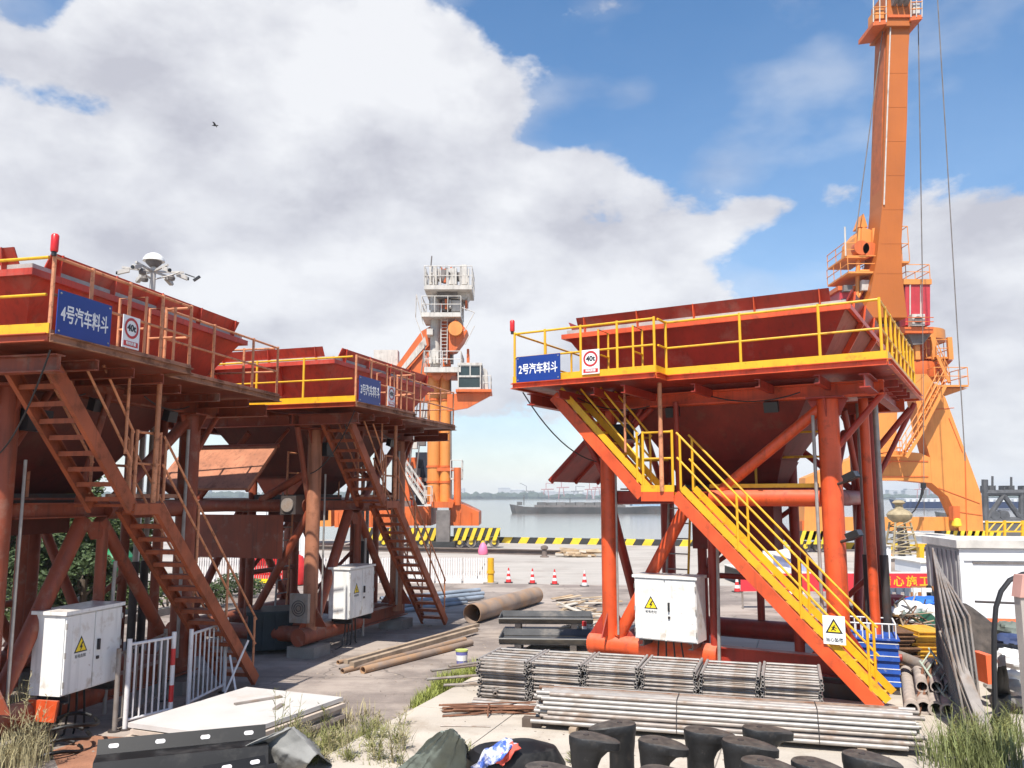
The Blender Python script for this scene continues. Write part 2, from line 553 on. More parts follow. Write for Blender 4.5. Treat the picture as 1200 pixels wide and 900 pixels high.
def load_sign(host, loc, label, w=.34, h=.44):
    s = thing('load_limit_sign', label, 'sign', loc)
    s.rotation_euler = host.rotation_euler
    MB().box(-w / 2, w / 2, -.01, 0, -h / 2, h / 2).build('panel', sign_white, s)
    ring = MB()
    n = 28
    for i in range(n):
        a, b = 2 * math.pi * i / n, 2 * math.pi * (i + 1) / n
        P = lambda r, t: (r * math.sin(t), -.0135, r * math.cos(t) + .055)
        ring.quad(P(.106, a), P(.106, b), P(.142, b), P(.142, a))
    ring.build('ring', sign_red, s, False)
    put('lettering', text_mesh('40t', .128, sign_black, .004, .004), s, (0, -.013, .055), FACE)
    MB().box(-w * .42, w * .42, -.014, -.0105, -h / 2 + .025, -h / 2 + .095).build('red_bar', sign_red, s)
    put('lettering', text_mesh('限制质量', .05, sign_white, .002, .001), s, (0, -.0165, -h / 2 + .06), FACE)
    return s

def cabinet(host, label, w=1.15, d=.5, h=1.08, loc=(1.9, 1.12, .69), foot=True):
    """White steel electrical cabinet standing on the base frame."""
    c = thing('electrical_cabinet', label, 'electrical cabinet')
    c.matrix_world = host.matrix_basis @ Matrix.Translation(loc)
    MB().box(0, w, 0, d, 0, h).build('body', white_paint, c)
    MB().box(-.03, w + .03, -.045, d + .03, h + .002, h + .05).build('top_cover', white_paint, c)
    for k in (0, 1):
        x = .015 + k * (w / 2)
        dd = MB().box(x, x + w / 2 - .025, -.022, -.002, .02, h - .02).build('door', white_paint, c)
        for zz in (.15, h * .5, h - .15):
            xe = x - .004 if k == 0 else x + w / 2 - .021
            MB().tube((xe, -.03, zz - .04), (xe, -.03, zz + .04), .012, 8).build('hinge', galv, dd)
        if k == 1:
            MB().box(x + .05, x + .08, -.06, -.0225, h * .48, h * .62).build('handle', black_plastic, dd)
            MB().box(x + .045, x + .085, -.045, -.0225, h * .36, h * .40).build('lock', dark_steel, dd)
        else:
            t = MB().prism([(x + .3 + .15 * math.sin(a), -.0245, h * .57 + .15 * math.cos(a)) for a in (0, R(120), R(240))], (0, .002, 0)).build('warning_triangle', sign_black, dd, False)
            t2 = MB().prism([(x + .3 + .115 * math.sin(a), -.027, h * .57 + .115 * math.cos(a)) for a in (0, R(120), R(240))], (0, .002, 0)).build('warning_face', sign_yellow, dd, False)
            q = [(.015, .075), (-.03, .0), (0, .0), (-.02, -.055), (.035, .02), (.008, .02), (.04, .075)]
            MB().prism([(x + .3 + a, -.0295, h * .57 + b - .01) for a, b in q], (0, .002, 0)).build('bolt_mark', sign_black, dd, False)
            put('lettering', text_mesh('有电危险', .055, sign_black, .002), dd, (x + .3, -.024, h * .57 - .13), FACE)
    for k in range(4):
        x = w * (.3 + k * .12)
        MB().path([(x, d * .5, -.002), (x + .02 * (k - 1), d * .5, -.3), (x + .06 * (k - 1.5), d * .55, -.62), (x + .3 * (k - 1.5), d * .8, -.75)], .016, 6).build('cable', black_plastic, c)
    for k in (0.12, w - .12):
        MB().channel((k, -.02, -.06), (k, d, -.06), .08, .115).build('support_channel', dark_steel, c)
    return c

def make_hopper(label, loc, deg, pal, num, extra):
    h = thing('truck_loading_hopper', label, 'loading hopper', loc, R(deg), 'loading hoppers on the quay')
    FR = pal['frame']
    cols = [(1.18, 1.65), (5.3, 1.62), (1.18, 4.9), (5.3, 4.9)]
    # columns with flange plates and gussets
    for i, (x, y) in enumerate(cols):
        r = .155 if i in (0, 2) else .18
        c = MB().tube((x, y, .44), (x, y, 4.87), r, 18).build('column', pal['column'] if i < 2 else FR, h)
        MB().box(x - .3, x + .3, y - .3, y + .3, 4.872, 4.90).build('flange', FR, c)
        for a in range(4):
            u = Vector((math.cos(a * math.pi / 2), math.sin(a * math.pi / 2), 0))
            b = Vector((x, y, .62)) + u * (r - .01)
            s_ = Vector((-u.y, u.x, 0)) * .012
            MB().prism([b - s_, b + u * .28 - s_, b + Vector((0, 0, .42)) - s_], s_ * 2).build('gusset', FR, c, False)
            b = Vector((x, y, 4.87)) + u * (r - .01)
            MB().prism([b - s_, b + u * .16 - s_, b - Vector((0, 0, .32)) - s_], s_ * 2).build('gusset', FR, c, False)
        f = MB().box(x - .33, x + .33, y - .33, y + .33, -.15, .235).build('footing', pal['foot'], c)
    # base pipes
    bp = pal['base']
    MB().tube((.75, 1.65, .44), (3.25, 1.65, .44), .185, 18).build('base_pipe', bp, h)
    MB().ibeam((3.27, 1.65, .44), (5.85, 1.65, .44), .22, .32, .025).build('base_beam', FR, h)
    MB().tube((.75, 4.9, .44), (5.9, 4.9, .44), .2, 14).build('base_pipe', FR, h)
    for x in (1.18, 5.3):
        MB().tube((x, 1.86, .44), (x, 4.69, .44), .17, 14).build('base_pipe', FR, h)
    # girders under the deck
    for y in (1.65, 4.9):
        MB().ibeam((.25, y, 5.03), (6.2, y, 5.03), .22, .25, .03).build('girder', pal['girder'], h)
    for x in (.32, 6.05):
        MB().ibeam((x, .1 if x < 1 else .52, 5.02), (x, 1.53, 5.02), .16, .22, .02).build('girder', FR, h)
        MB().ibeam((x, 1.77, 5.02), (x, 4.78, 5.02), .16, .22, .02).build('girder', FR, h)
    for x in (2.2, 3.3, 4.4, 5.35):
        y0 = .03 if x < 2.8 else .5
        MB().channel((x, y0, 5.085), (x, 1.52, 5.085), .08, .14).build('joist', FR, h)
    for x in (.9, 1.6):
        MB().channel((x, .06, 5.085), (x, 1.52, 5.085), .08, .14).build('joist', FR, h)
    for y in (2.3, 3.0, 3.7, 4.3):
        MB().channel((5.5, y, 5.16), (6.36, y, 5.16), .08, .12).build('joist', FR, h)
        MB().channel((.03, y, 5.16), (.95, y, 5.16), .08, .12).build('joist', FR, h)
    # deck: four plates round the bin
    dk = pal['deck']
    MB().prism([(0, 0, 5.262), (2.82, 0, 5.262), (2.82, .46, 5.262), (6.4, .46, 5.262), (6.4, 1.7, 5.262), (0, 1.7, 5.262)], (0, 0, .022)).build('deck_plate', dk, h, False)
    MB().box(0, 1.0, 1.705, 4.95, 5.262, 5.284).build('deck_plate', dk, h)
    MB().box(5.45, 6.4, 1.705, 4.95, 5.262, 5.284).build('deck_plate', dk, h)
    MB().box(0, 6.4, 4.955, 6.0, 5.262, 5.284).build('deck_plate', dk, h)
    # deck edge: channel and toe board
    runs = [((0, 0), (2.82, 0)), ((2.82, 0), (2.82, .46)), ((2.82, .46), (6.4, .46)), ((6.4, .46), (6.4, 6)), ((6.4, 6), (0, 6)), ((0, 6), (0, 0))]
    for i, (a, b) in enumerate(runs):
        A, B = Vector((a[0], a[1], ZD + .045)), Vector((b[0], b[1], ZD + .045))
        d = (B - A).normalized()
        out = d.cross(Vector((0, 0, 1)))
        A, B = A + out * .034 + d * .002, B + out * .034 - d * .002
        MB().channel(A, B, .06, .10, .012, side=-1).build('edge_channel', pal['edge'] if i < 5 else pal['edge_end'], h)
        k = out * -.028
        th = .125 if i == 5 or pal['toe'] is yellow else .05
        MB().beam(A + Vector((0, 0, .052 + th / 2)) + k, B + Vector((0, 0, .052 + th / 2)) + k, .012, th).build('toe_board', pal['toe'] if i < 5 else pal['toe_end'], h)
    # guard rails
    RL, RE = pal['rail'], pal['rail_end']
    railing(h, 'guard_rail', [(.02, .02), (.67, .02), (1.4, .02), (2.11, .02), (2.8, .02)], RL)
    railing(h, 'guard_rail', [(2.84, .1), (2.84, .48)], RL, posts=[(2.84, .48)])
    railing(h, 'guard_rail', [(2.87, .48), (4.15, .48), (5.42, .48), (6.33, .48)], RL, posts=[(4.15, .48), (5.42, .48), (6.33, .48)])
    railing(h, 'guard_rail', [(6.33, .55), (6.33, 5.95)], RL, posts=[(6.33, .55 + .66 * i) for i in range(1, 9)])
    railing(h, 'guard_rail', [(6.3, 5.98), (.02, 5.98)], RL, posts=[(6.3 - i * 1.25, 5.98) for i in range(6)])
    railing(h, 'guard_rail', [(.02, 5.9), (.02, .1)], RE, posts=[(.02, 5.9 - i * 1.16) for i in range(5)])
    # stair gate frame in front rail
    for x in (1.75, 2.41):
        gt = MB().path([(x, .02, ZD + .05), (x, .02, ZD + .95), (x, .45, ZD + .95), (x, .45, ZD + .05)], .02, 8)
        gt.tube((x, .02, ZD + .5), (x, .45, ZD + .5), .018, 8)
        gt.build('stair_head_rail', RL, h)
    # the bin: an inverted pyramid open at the top, walls with thickness
    def bq(z, t=0.0):
        k = .625 * (6.33 - z) - t
        return [(.64 + k, .92 + k, z), (5.8 - k, .92 + k, z), (5.8 - k, 5.4 - k, z), (.64 + k, 5.4 - k, z)]
    zs = [6.33, 5.6, 3.9]
    for i, nm in enumerate(('front', 'right', 'back', 'left')):
        a, b = i, (i + 1) % 4
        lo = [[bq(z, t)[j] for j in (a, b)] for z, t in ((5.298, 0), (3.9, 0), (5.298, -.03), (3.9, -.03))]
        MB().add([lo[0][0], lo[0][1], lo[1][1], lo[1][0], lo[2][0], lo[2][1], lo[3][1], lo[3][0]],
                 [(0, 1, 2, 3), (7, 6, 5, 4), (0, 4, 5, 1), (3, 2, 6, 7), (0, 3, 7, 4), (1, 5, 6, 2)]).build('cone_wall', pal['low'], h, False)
        o = [[bq(z)[a], bq(z)[b]] for z in (6.33, 5.3)]
        n = [[bq(z, -.03)[a], bq(z, -.03)[b]] for z in (6.33, 5.3)]
        m_ = MB().add([o[0][0], o[0][1], o[1][1], o[1][0], n[0][0], n[0][1], n[1][1], n[1][0]],
                      [(0, 1, 2, 3), (7, 6, 5, 4), (0, 4, 5, 1), (3, 2, 6, 7), (0, 3, 7, 4), (1, 5, 6, 2)])
        w = m_.build('bin_wall', pal['bin_end'] if nm == 'right' else pal['bin'], h, False)
        # stiffeners on the outside of the wall
        P0, P1, Q0, Q1 = (Vector(x) for x in (o[0][0], o[0][1], o[1][0], o[1][1]))
        nrm = (P1 - P0).cross(Q0 - P0).normalized()
        cen = Vector((3.2, 3.3, 5))
        if nrm.dot(P0 - cen) < 0:
            nrm = -nrm
        for zz in (5.52,):
            f = (6.33 - zz) / 1.03
            A, B = P0.lerp(Q0, f), P1.lerp(Q1, f)
            MB().beam(A + nrm * .04, B + nrm * .04, .075, .07, nrm).build('stiffener', pal['bin'], w)
        if nm in ('right', 'left'):
            for g_ in (.3, .7):
                A, B = P0.lerp(P1, g_), Q0.lerp(Q1, g_)
                A = A.lerp(B, .04)
                MB().beam(A + nrm * .055, A.lerp(B, .6) + nrm * .055, .06, .1, nrm).build('stiffener', pal['bin_rib'], w)
    rim = MB()
    q = [Vector(x) for x in bq(6.33)]
    for i in range(4):
        A, B = q[i], q[(i + 1) % 4]
        d = (B - A).normalized()
        out = d.cross(Vector((0, 0, 1)))
        e_ = .06 if i % 2 == 0 else -.002
        rim.beam(A + out * .03 - d * e_ + Vector((0, 0, -.03)), B + out * .03 + d * e_ + Vector((0, 0, -.03)), .06, .09)
    rim.build('bin_rim', pal['rim'], h)
    lipz = 6.355
    for i in range(4):
        A, B = q[i], q[(i + 1) % 4]
        d = (B - A).normalized()
        out = d.cross(Vector((0, 0, 1)))
        A2, B2 = A + d * .26 - out * .05, B - d * .26 - out * .05
        MB().beam(A2 - d * .24 + Vector((0, 0, .035)), B2 + d * .24 + Vector((0, 0, .035)), .05, .13).build('grey_sill', grey_strip, h)
        z0, z1 = Vector((0, 0, .1)), Vector((0, 0, .31))
        lp = MB().add([A2 + z0, B2 + z0, B2 + z1 + out * .11, A2 + z1 + out * .11, A2 + z0 - out * .02, B2 + z0 - out * .02, B2 + z1 + out * .09, A2 + z1 + out * .09],
                      [(0, 1, 2, 3), (7, 6, 5, 4), (0, 4, 5, 1), (3, 2, 6, 7), (0, 3, 7, 4), (1, 5, 6, 2)]).build('splash_plate', pal['lip'], h, False)
        n = 5 if i % 2 == 0 else 4
        L_ = (B2 - A2).length
        for j in range(n):
            p = A2 + d * (L_ * (j + .15) / (n - .7))
            MB().prism([p + z0 * .2, p + z0 * .2 + out * .1, p + z1 + out * .14, p + z1 + out * .11, p + z0], d * .016).build('rib', pal['bin_rib'], lp, False)
    # outlet, gate and spout
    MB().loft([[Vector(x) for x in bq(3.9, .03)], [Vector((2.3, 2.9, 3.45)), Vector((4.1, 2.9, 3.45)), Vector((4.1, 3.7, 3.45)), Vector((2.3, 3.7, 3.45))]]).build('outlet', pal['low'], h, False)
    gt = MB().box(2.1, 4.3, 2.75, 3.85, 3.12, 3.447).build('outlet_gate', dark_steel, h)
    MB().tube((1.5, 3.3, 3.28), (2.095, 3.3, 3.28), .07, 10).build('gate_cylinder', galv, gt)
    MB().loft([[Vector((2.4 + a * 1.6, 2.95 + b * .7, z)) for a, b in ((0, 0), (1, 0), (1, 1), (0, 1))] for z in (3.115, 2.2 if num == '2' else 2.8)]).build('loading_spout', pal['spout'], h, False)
    # middle beams and landing level
    mp_ = pal['mid']
    MB().tube((3.2, 1.65, 3.2), (5.11, 1.65, 3.2), .15, 16).build('cross_pipe', mp_, h)
    MB().beam((3.2, 1.62, 3.41), (5.09, 1.62, 3.41), .06, .07).build('walkway_edge', pal['toe'], h)
    MB().tube((1.38, 4.9, 3.2), (5.09, 4.9, 3.2), .17, 14).build('cross_pipe', FR, h)
    for x in (1.18, 5.3):
        MB().tube((x, 1.84, 3.2), (x, 4.7, 3.2), .14, 12).build('cross_pipe', FR, h)
    MB().ibeam((1.38, 1.65, 3.2), (3.19, 1.65, 3.2), .16, .22, .02).build('landing_beam', FR, h)
    wd = MB().box(1.35, 5.1, 1.83, 2.6, 3.352, 3.38).build('inner_walkway', dk, h)
    railing(h, 'walkway_rail', [(1.5, 2.55), (2.6, 2.55), (3.8, 2.55), (5.0, 2.55)], RL, z=3.36)
    # chevron and knee braces
    for (a, b, r) in [((1.35, 1.65, .62), (2.75, 1.65, 3.06), .12), ((5.12, 1.65, .72), (3.12, 1.65, 3.06), .1), ((3.4, 1.65, 3.34), (5.16, 1.65, 4.72), .1),
                      ((1.3, 4.9, .6), (3.0, 4.9, 3.05), .1), ((5.2, 4.9, .6), (3.3, 4.9, 3.05), .1), ((3.2, 4.9, .64), (3.2, 4.9, 3.03), .08),
                      ((1.18, 1.8, 3.95), (1.18, 3.0, 3.32), .09), ((1.18, 1.75, 3.05), (1.18, 3.2, .62), .09), ((5.3, 4.75, 3.05), (5.3, 3.4, .62), .09),
                      ((1.18, 1.78, 3.3), (.45, 1.65, 4.9), .06), ((1.3, 1.65, 4.2), (2.1, 1.65, 4.9), .06), ((5.3, 1.8, 3.4), (5.3, 3.2, 4.4), .07),
                      ((5.42, 1.65, 4.05), (6.2, 1.65, 4.96), .055), ((5.42, 4.9, 3.9), (6.3, 4.9, 4.96), .06), ((5.42, 4.9, 3.2), (6.35, 5.3, 5.1), .05),
                      ((3.2, 1.65, .6), (3.2, 1.65, 2.98), .085), ((2.6, 1.65, 3.28), (2.7, 1.3, 4.95), .05)]:
        MB().tube(a, b, r, 12).build('brace', mp_ if (a[1] == 1.65 and a[0] > 1.2 and r >= .1) else FR, h)
    MB().prism([(2.7, 1.6, 3.02), (3.3, 1.6, 3.02), (3.1, 1.6, 2.75), (2.9, 1.6, 2.75)], (0, .02, 0)).build('gusset', FR, h, False)
    # stairs in front of the frame
    st = MB().channel((2.33, .48, 3.22), (2.93, .48, 3.22), .07, .16).build('landing_edge', pal['stair'], h)
    gb = MB().box(-.018, .018, .52, 1.5, 3.25, 3.29).mesh('grate_bar', pal['tread'])
    for i in range(8):
        put('grate_bar', gb, st, (2.38 + i * .072, 0, 0))
    if pal['kick'] is yellow:
        MB().beam((2.33, .46, 3.36), (2.93, .46, 3.36), .02, .115).build('kick_strip', pal['kick'], st)
    flight(h, (.6, 5.1), (2.33, 3.24), .5, 1.15, 9, pal, pal['kick'] is yellow)
    flight(h, (2.93, 3.24), (6.0, .1), .5, 1.15, 15, pal, pal['kick'] is yellow)
    lr = railing(h, 'landing_rail', [(2.36, .5), (2.9, .5)], pal['rail'], z=3.3, heights=(1.04, .58))
    MB().tube((2.72, .44, 3.31), (2.72, .44, 5.2), .04, 10).build('hanger', pal['hanger'], h)
    MB().tube((2.05, .45, 4.0), (2.05, .45, 5.2), .022, 8).build('hanger', pal['hanger'], h)
    # hood flap at the sign end
    MB().add([(.52, 2.2, 4.5), (.52, 4.6, 4.5), (-.45, 4.6, 3.57), (-.45, 2.2, 3.57), (.56, 2.2, 4.46), (.56, 4.6, 4.46), (-.41, 4.6, 3.53), (-.41, 2.2, 3.53)],
             [(0, 1, 2, 3), (7, 6, 5, 4), (0, 4, 5, 1), (3, 2, 6, 7), (0, 3, 7, 4), (1, 5, 6, 2)]).build('hood_flap', pal['flap'], h, False)
    for y in (2.25, 3.4, 4.55):
        MB().beam((.545, y, 4.41), (-.39, y, 3.51), .06, .05).build('flap_rib', FR, h)
    MB().tube((.6, 2.2, 4.5), (.6, 4.6, 4.5), .05, 8).build('flap_hinge', FR, h)
    for y in (2.3, 4.5):
        MB().tube((.6, y, 4.5), (1.1, y, 4.9), .04, 8).build('flap_arm', FR, h)
    # slim posts, access ladder, cylinders and cross ties behind the front columns
    for x, y, r in ((2.25, 4.0, .1), (4.15, 4.0, .1), (5.75, 2.5, .085), (5.75, 3.2, .085)):
        MB().tube((x, y, .2), (x, y, 4.95), r, 12).build('slim_post', mp_ if x > 5.5 and y < 3 else FR, h)
    for x in (5.62, 5.9):
        MB().tube((x, 2.85, 2.2), (x, 2.85, 4.9), .05, 10).build('cylinder_rod', galv, h)
        MB().tube((x, 2.85, .5), (x, 2.85, 2.199), .075, 12).build('cylinder_body', dark_steel, h)
    MB().tube((5.4, 2.85, .47), (6.1, 2.85, .47), .06, 10).build('cylinder_pin', FR, h)
    ld = MB().tube((1.75, 2.95, .1), (1.95, 2.95, 3.5), .025, 8).build('ladder_side', galv, h)
    MB().tube((2.2, 2.95, .1), (2.4, 2.95, 3.5), .025, 8).build('ladder_side', pal['rail'], h)
    rg = MB().tube((0, 2.95, 0), (.45, 2.95, 0), .015, 6).mesh('rung', galv)
    for i in range(11):
        put('rung', rg, ld, (1.75 + .2 * (i + .6) / 11.3, 0, .1 + 3.4 * (i + .6) / 11.3))
    for a, b, r in (((1.3, 4.9, 3.3), (3.0, 4.9, 4.85), .07), ((5.2, 4.9, 3.3), (3.4, 4.9, 4.85), .07), ((5.3, 4.75, 3.3), (5.3, 3.3, 4.85), .06), ((1.18, 4.75, 3.3), (1.18, 3.4, 4.85), .07),
                    ((2.25, 4.0, 1.6), (4.15, 4.0, 1.6), .06), ((2.25, 4.0, 1.65), (4.15, 4.0, 3.0), .05), ((4.15, 4.0, .4), (5.7, 3.2, 1.9), .05), ((1.9, 1.65, 4.9), (1.35, 1.65, 4.1), .05)):
        MB().tube(a, b, r, 10).build('tie', FR, h)
    MB().beam((3.4, 2.62, 3.95), (4.9, 2.62, 3.95), .05, .04).build('light_bar', pal['toe'], h)
    for x in (2.6, 4.4):
        MB().obox((x, 1.42, 4.78), (.12, 0, 0), (0, .06, .02), (0, -.02, .09)).build('floodlight', black_plastic, h)
    # small fittings
    MB().box(1.3, 1.75, 1.42, 1.6, 4.3, 4.6).build('junction_box', black_plastic, h)
    MB().tube((1.40, 1.5, .66), (1.40, 1.5, 3.9), .022, 8).build('conduit', galv, h)
    MB().tube((5.07, 1.5, .62), (5.07, 1.5, 4.6), .03, 8).build('conduit', galv, h)
    MB().tube((3.3, 1.5, .1), (3.34, 1.5, 2.4), .03, 8).build('conduit', galv, h)
    if num != '3':
      MB().tube((-.02, .0, ZD + 1.04), (-.02, .0, ZD + 1.13), .03, 8).build('beacon_stem', black_plastic, h)
      MB().lathe((-.02, 0, ZD + 1.09), [(.04, 0), (.046, .02), (.046, .20), (.03, .22)], 12).build('warning_beacon', beacon_red, h)
    for (x, y, z, a) in [(5.65, 1.35, 3.55, .4), (5.65, 1.35, 2.6, -.2)] if 'lights' in extra else []:
        f = MB().obox((x, y, z), (.09, -.03, .04), (.03, .075, 0), (-.025, 0, .05)).build('floodlight', black_plastic, h)
        MB().obox((x + .097, y - .034, z + .045), (.006, -.002, .002), (.026, .064, 0), (-.018, 0, .042)).build('floodlight_glass', lens, f)
        MB().tube((5.42, 1.5, z - .12), (x, y, z - .06), .025, 8).build('bracket', dark_steel, f)
    # cables drooping under the deck
    for (a, b, s_) in [((.15, .1, 5.16), (.95, 1.6, 3.9), .5), ((3.4, 1.2, 5.0), (4.9, 1.4, 5.0), .25), ((.9, .8, 5.1), (2.2, 1.3, 4.9), .3)]:
        A, B = Vector(a), Vector(b)
        MB().path([A.lerp(B, t / 10) - Vector((0, 0, s_ * 4 * (t / 10) * (1 - t / 10) * .5)) for t in range(11)], .012, 6).build('cable', black_plastic, h)
    bpy.context.view_layer.update()
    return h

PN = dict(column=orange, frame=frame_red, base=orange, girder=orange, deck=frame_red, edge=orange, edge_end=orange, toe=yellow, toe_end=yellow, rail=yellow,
          rail_end=yellow, low=bin_low_shade, bin=bin_red, bin_end=bin_dusty_bounce, bin_rib=orange, rim=orange, lip=bin_red, spout=bin_low_shade, mid=orange, stair=orange, kick=yellow,
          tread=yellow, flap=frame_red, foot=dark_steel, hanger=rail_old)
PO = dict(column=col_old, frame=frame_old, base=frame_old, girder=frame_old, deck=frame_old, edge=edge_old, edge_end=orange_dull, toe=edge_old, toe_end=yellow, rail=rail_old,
          rail_end=yellow, low=bin_low_old_shade, bin=bin_red_old, bin_end=bin_red_old, bin_rib=bin_red_old, rim=bin_red_old, lip=bin_red_old, spout=bin_low_old_shade, mid=frame_old, stair=stair_old, kick=stair_old,
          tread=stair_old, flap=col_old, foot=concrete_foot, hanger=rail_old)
H2 = make_hopper('bright orange loading hopper with yellow railings and sign number 2, behind the scaffold tubes', (.023, 15.482, .18), -30.54, PN, '2', ('lights',))
H3 = make_hopper('rusty red loading hopper with sign number 3, between the other two hoppers', (-3.195, 16.9, 0), 71.43, PO, '3', ())
PO = dict(PO, column=frame_old, toe_end=yellow)  # front columns take the darker frame colour to stand for their shade
H4 = make_hopper('rusty red loading hopper with sign number 4, nearest on the left', (-5.504, 9.725, 0), 77.17, PO, '4', ())
def at(host, x, y, z):
    return host.matrix_basis @ Vector((x, y, z))
for host, n, lab in ((H2, '2', 'bright blue hopper name plate with white number 2 on yellow rail'),
                     (H3, '3', 'blue hopper name plate with number 3 on the middle hopper rail'),
                     (H4, '4', 'large blue hopper name plate with number 4 on the left hopper rail')):
    x0, x1 = (.1, 1.02) if n == '2' else (.04, .97)
    mh = .48 if n == '2' else .54
    blue_sign(n, host, x1 - x0, mh, at(host, (x0 + x1) / 2, -.045, ZD + .10 + mh / 2), lab)
load_sign(H2, at(H2, 1.62, -.03, ZD + .37), 'white 40t load limit sign on the bright yellow rail')
load_sign(H3, at(H3, 1.5, -.04, ZD + .37), 'white 40t load limit sign on the middle hopper rail')
load_sign(H4, at(H4, 1.38, -.04, ZD + .37), 'white 40t load limit sign on the left hopper rail')
cabinet(H2, 'white two door cabinet standing on the orange base pipe')
cabinet(H3, 'white two door cabinet under the middle hopper beside its stair')
cabinet(H4, 'white two door cabinet at left foreground with dusty top and red skirt below')

# ------------------------------------------------------------------ ground, quay and river
asphalt = mat('asphalt', (0.25, 0.205, 0.178), .85, var=.3, scale=.35, grain=.35, grain_scale=45, bump=.4, bump_scale=40, smear=.5, crack=.7, stain=(.40, .335, .285), stain_amt=.75, stain_scale=.5, thresh=.5)
concrete = mat('concrete', (0.43, 0.39, 0.345), .8, var=.14, scale=.25, grain=.2, grain_scale=30, bump=.25, bump_scale=30, smear=.4, stain=(.26, .22, .19), stain_amt=.6, stain_scale=.35, thresh=.58)
slab_mat = mat('slab_concrete', (0.52, 0.46, 0.385), .85, var=.14, scale=.8, grain=.25, grain_scale=50, bump=.35, bump_scale=45, crack=.5, smear=.25, stain=(.30, .24, .18), stain_amt=.6, stain_scale=1.1, thresh=.58)
water_m = mat('river_water', (0.20, 0.185, 0.165), .16, var=.2, scale=.012, bump=.12, bump_scale=.35, smear=.35)
def q_at(x):
    return 63 - .32 * (x + .4)
gm = MB()
gm.quad((-120, -40, 0), (90, -40, 0), (90, q_at(90), 0), (-120, q_at(-120), 0))
gm.quad((-120, q_at(-120), 0), (90, q_at(90), 0), (90, q_at(90), -3.6), (-120, q_at(-120), -3.6))
tag(gm.build('quay_ground', concrete, None, False), kind='structure')
rm = MB().prism([(-120, -40, 0.004), (90, -40, .004), (90, 15, .004), (30, 31.2, .004), (5, 32.9, .004), (-10, 34.3, .004), (-120, 44, .004)], (0, 0, .004))
tag(rm.build('yard_road', asphalt, None, False), kind='structure')
wt = MB().quad((-3000, -200, -3), (3000, -200, -3), (3000, 2600, -3), (-3000, 2600, -3))
tag(wt.build('river', water_m, None, False), kind='structure')
slab_poly = [(-3.9, 6.4), (-2.0, 11.94), (-.62, 15.81), (.9, 20.3), (4.5, 21.4), (13, 17.5), (13, 5), (-3.9, 5)]
sb = tag(MB().prism([(x, y, 0) for x, y in slab_poly], (0, 0, .165)).build('concrete_slab', concrete_foot, None, False), kind='structure')
def clip(poly, n, d):
    """The part of a polygon with n.p >= d."""
    out = []
    for i, p in enumerate(poly):
        q = poly[(i + 1) % len(poly)]
        a_, b_ = n[0] * p[0] + n[1] * p[1] - d, n[0] * q[0] + n[1] * q[1] - d
        if a_ >= 0:
            out.append(p)
        if a_ * b_ < 0:
            f = a_ / (a_ - b_)
            out.append((p[0] + (q[0] - p[0]) * f, p[1] + (q[1] - p[1]) * f))
    return out
ux, uy = Vector((.333, .943)), Vector((.943, -.333))
for i in range(-1, 6):
    for j in range(-4, 6):
        pl = slab_poly
        g = .009
        for n, d in ((ux, 5.6 + i * 3.3 + g), (-ux, -(5.6 + i * 3.3 + 3.3 - g)), (uy, -1.2 + j * 3.1 + g), (-uy, -(-1.2 + j * 3.1 + 3.1 - g))):
            if pl:
                pl = clip(pl, n, d)
        if len(pl) > 2:
            MB().prism([(x, y, .1655) for x, y in pl], (rnd.uniform(-.001, .001), 0, .0145)).build('slab_panel', slab_mat, sb, False)
earth = MB().quad(G(70, 905, .012), G(215, 905, .012), G(225, 868, .012), G(110, 862, .012), G(60, 880, .012))
tag(earth.build('red_earth', mat('red_earth', (.33, .15, .085), .95, var=.35, scale=2, grain=.4, bump=.5), None, False), kind='structure')

# ------------------------------------------------------------------ foreground right: tubes, scaffold frames, bollards
SZ = .18                       # top of the concrete slab
rust_m = mat('rusty_steel', (0.20, 0.085, 0.045), .8, var=.4, scale=6, grain=.3, stain=(.30, .17, .10), stain_amt=.6)
iron = mat('bollard_black', (0.012, 0.0115, 0.012), .55, var=.35, scale=5, stain=(.09, .07, .055), stain_amt=.3, stain_scale=7, thresh=.63, bump=.3, dust=.30, chip=.5, chip_col=(.085, .075, .068))
timber = mat('timber', (0.36, 0.27, 0.19), .8, var=.35, scale=3, streak=.3)
galv2 = mat('galvanised_worn', (0.31, 0.27, 0.24), .55, metal=.3, var=.3, scale=4, stain=(.25, .16, .10), stain_amt=.6, thresh=.55)

def rng(a, b):
    return rnd.uniform(a, b)
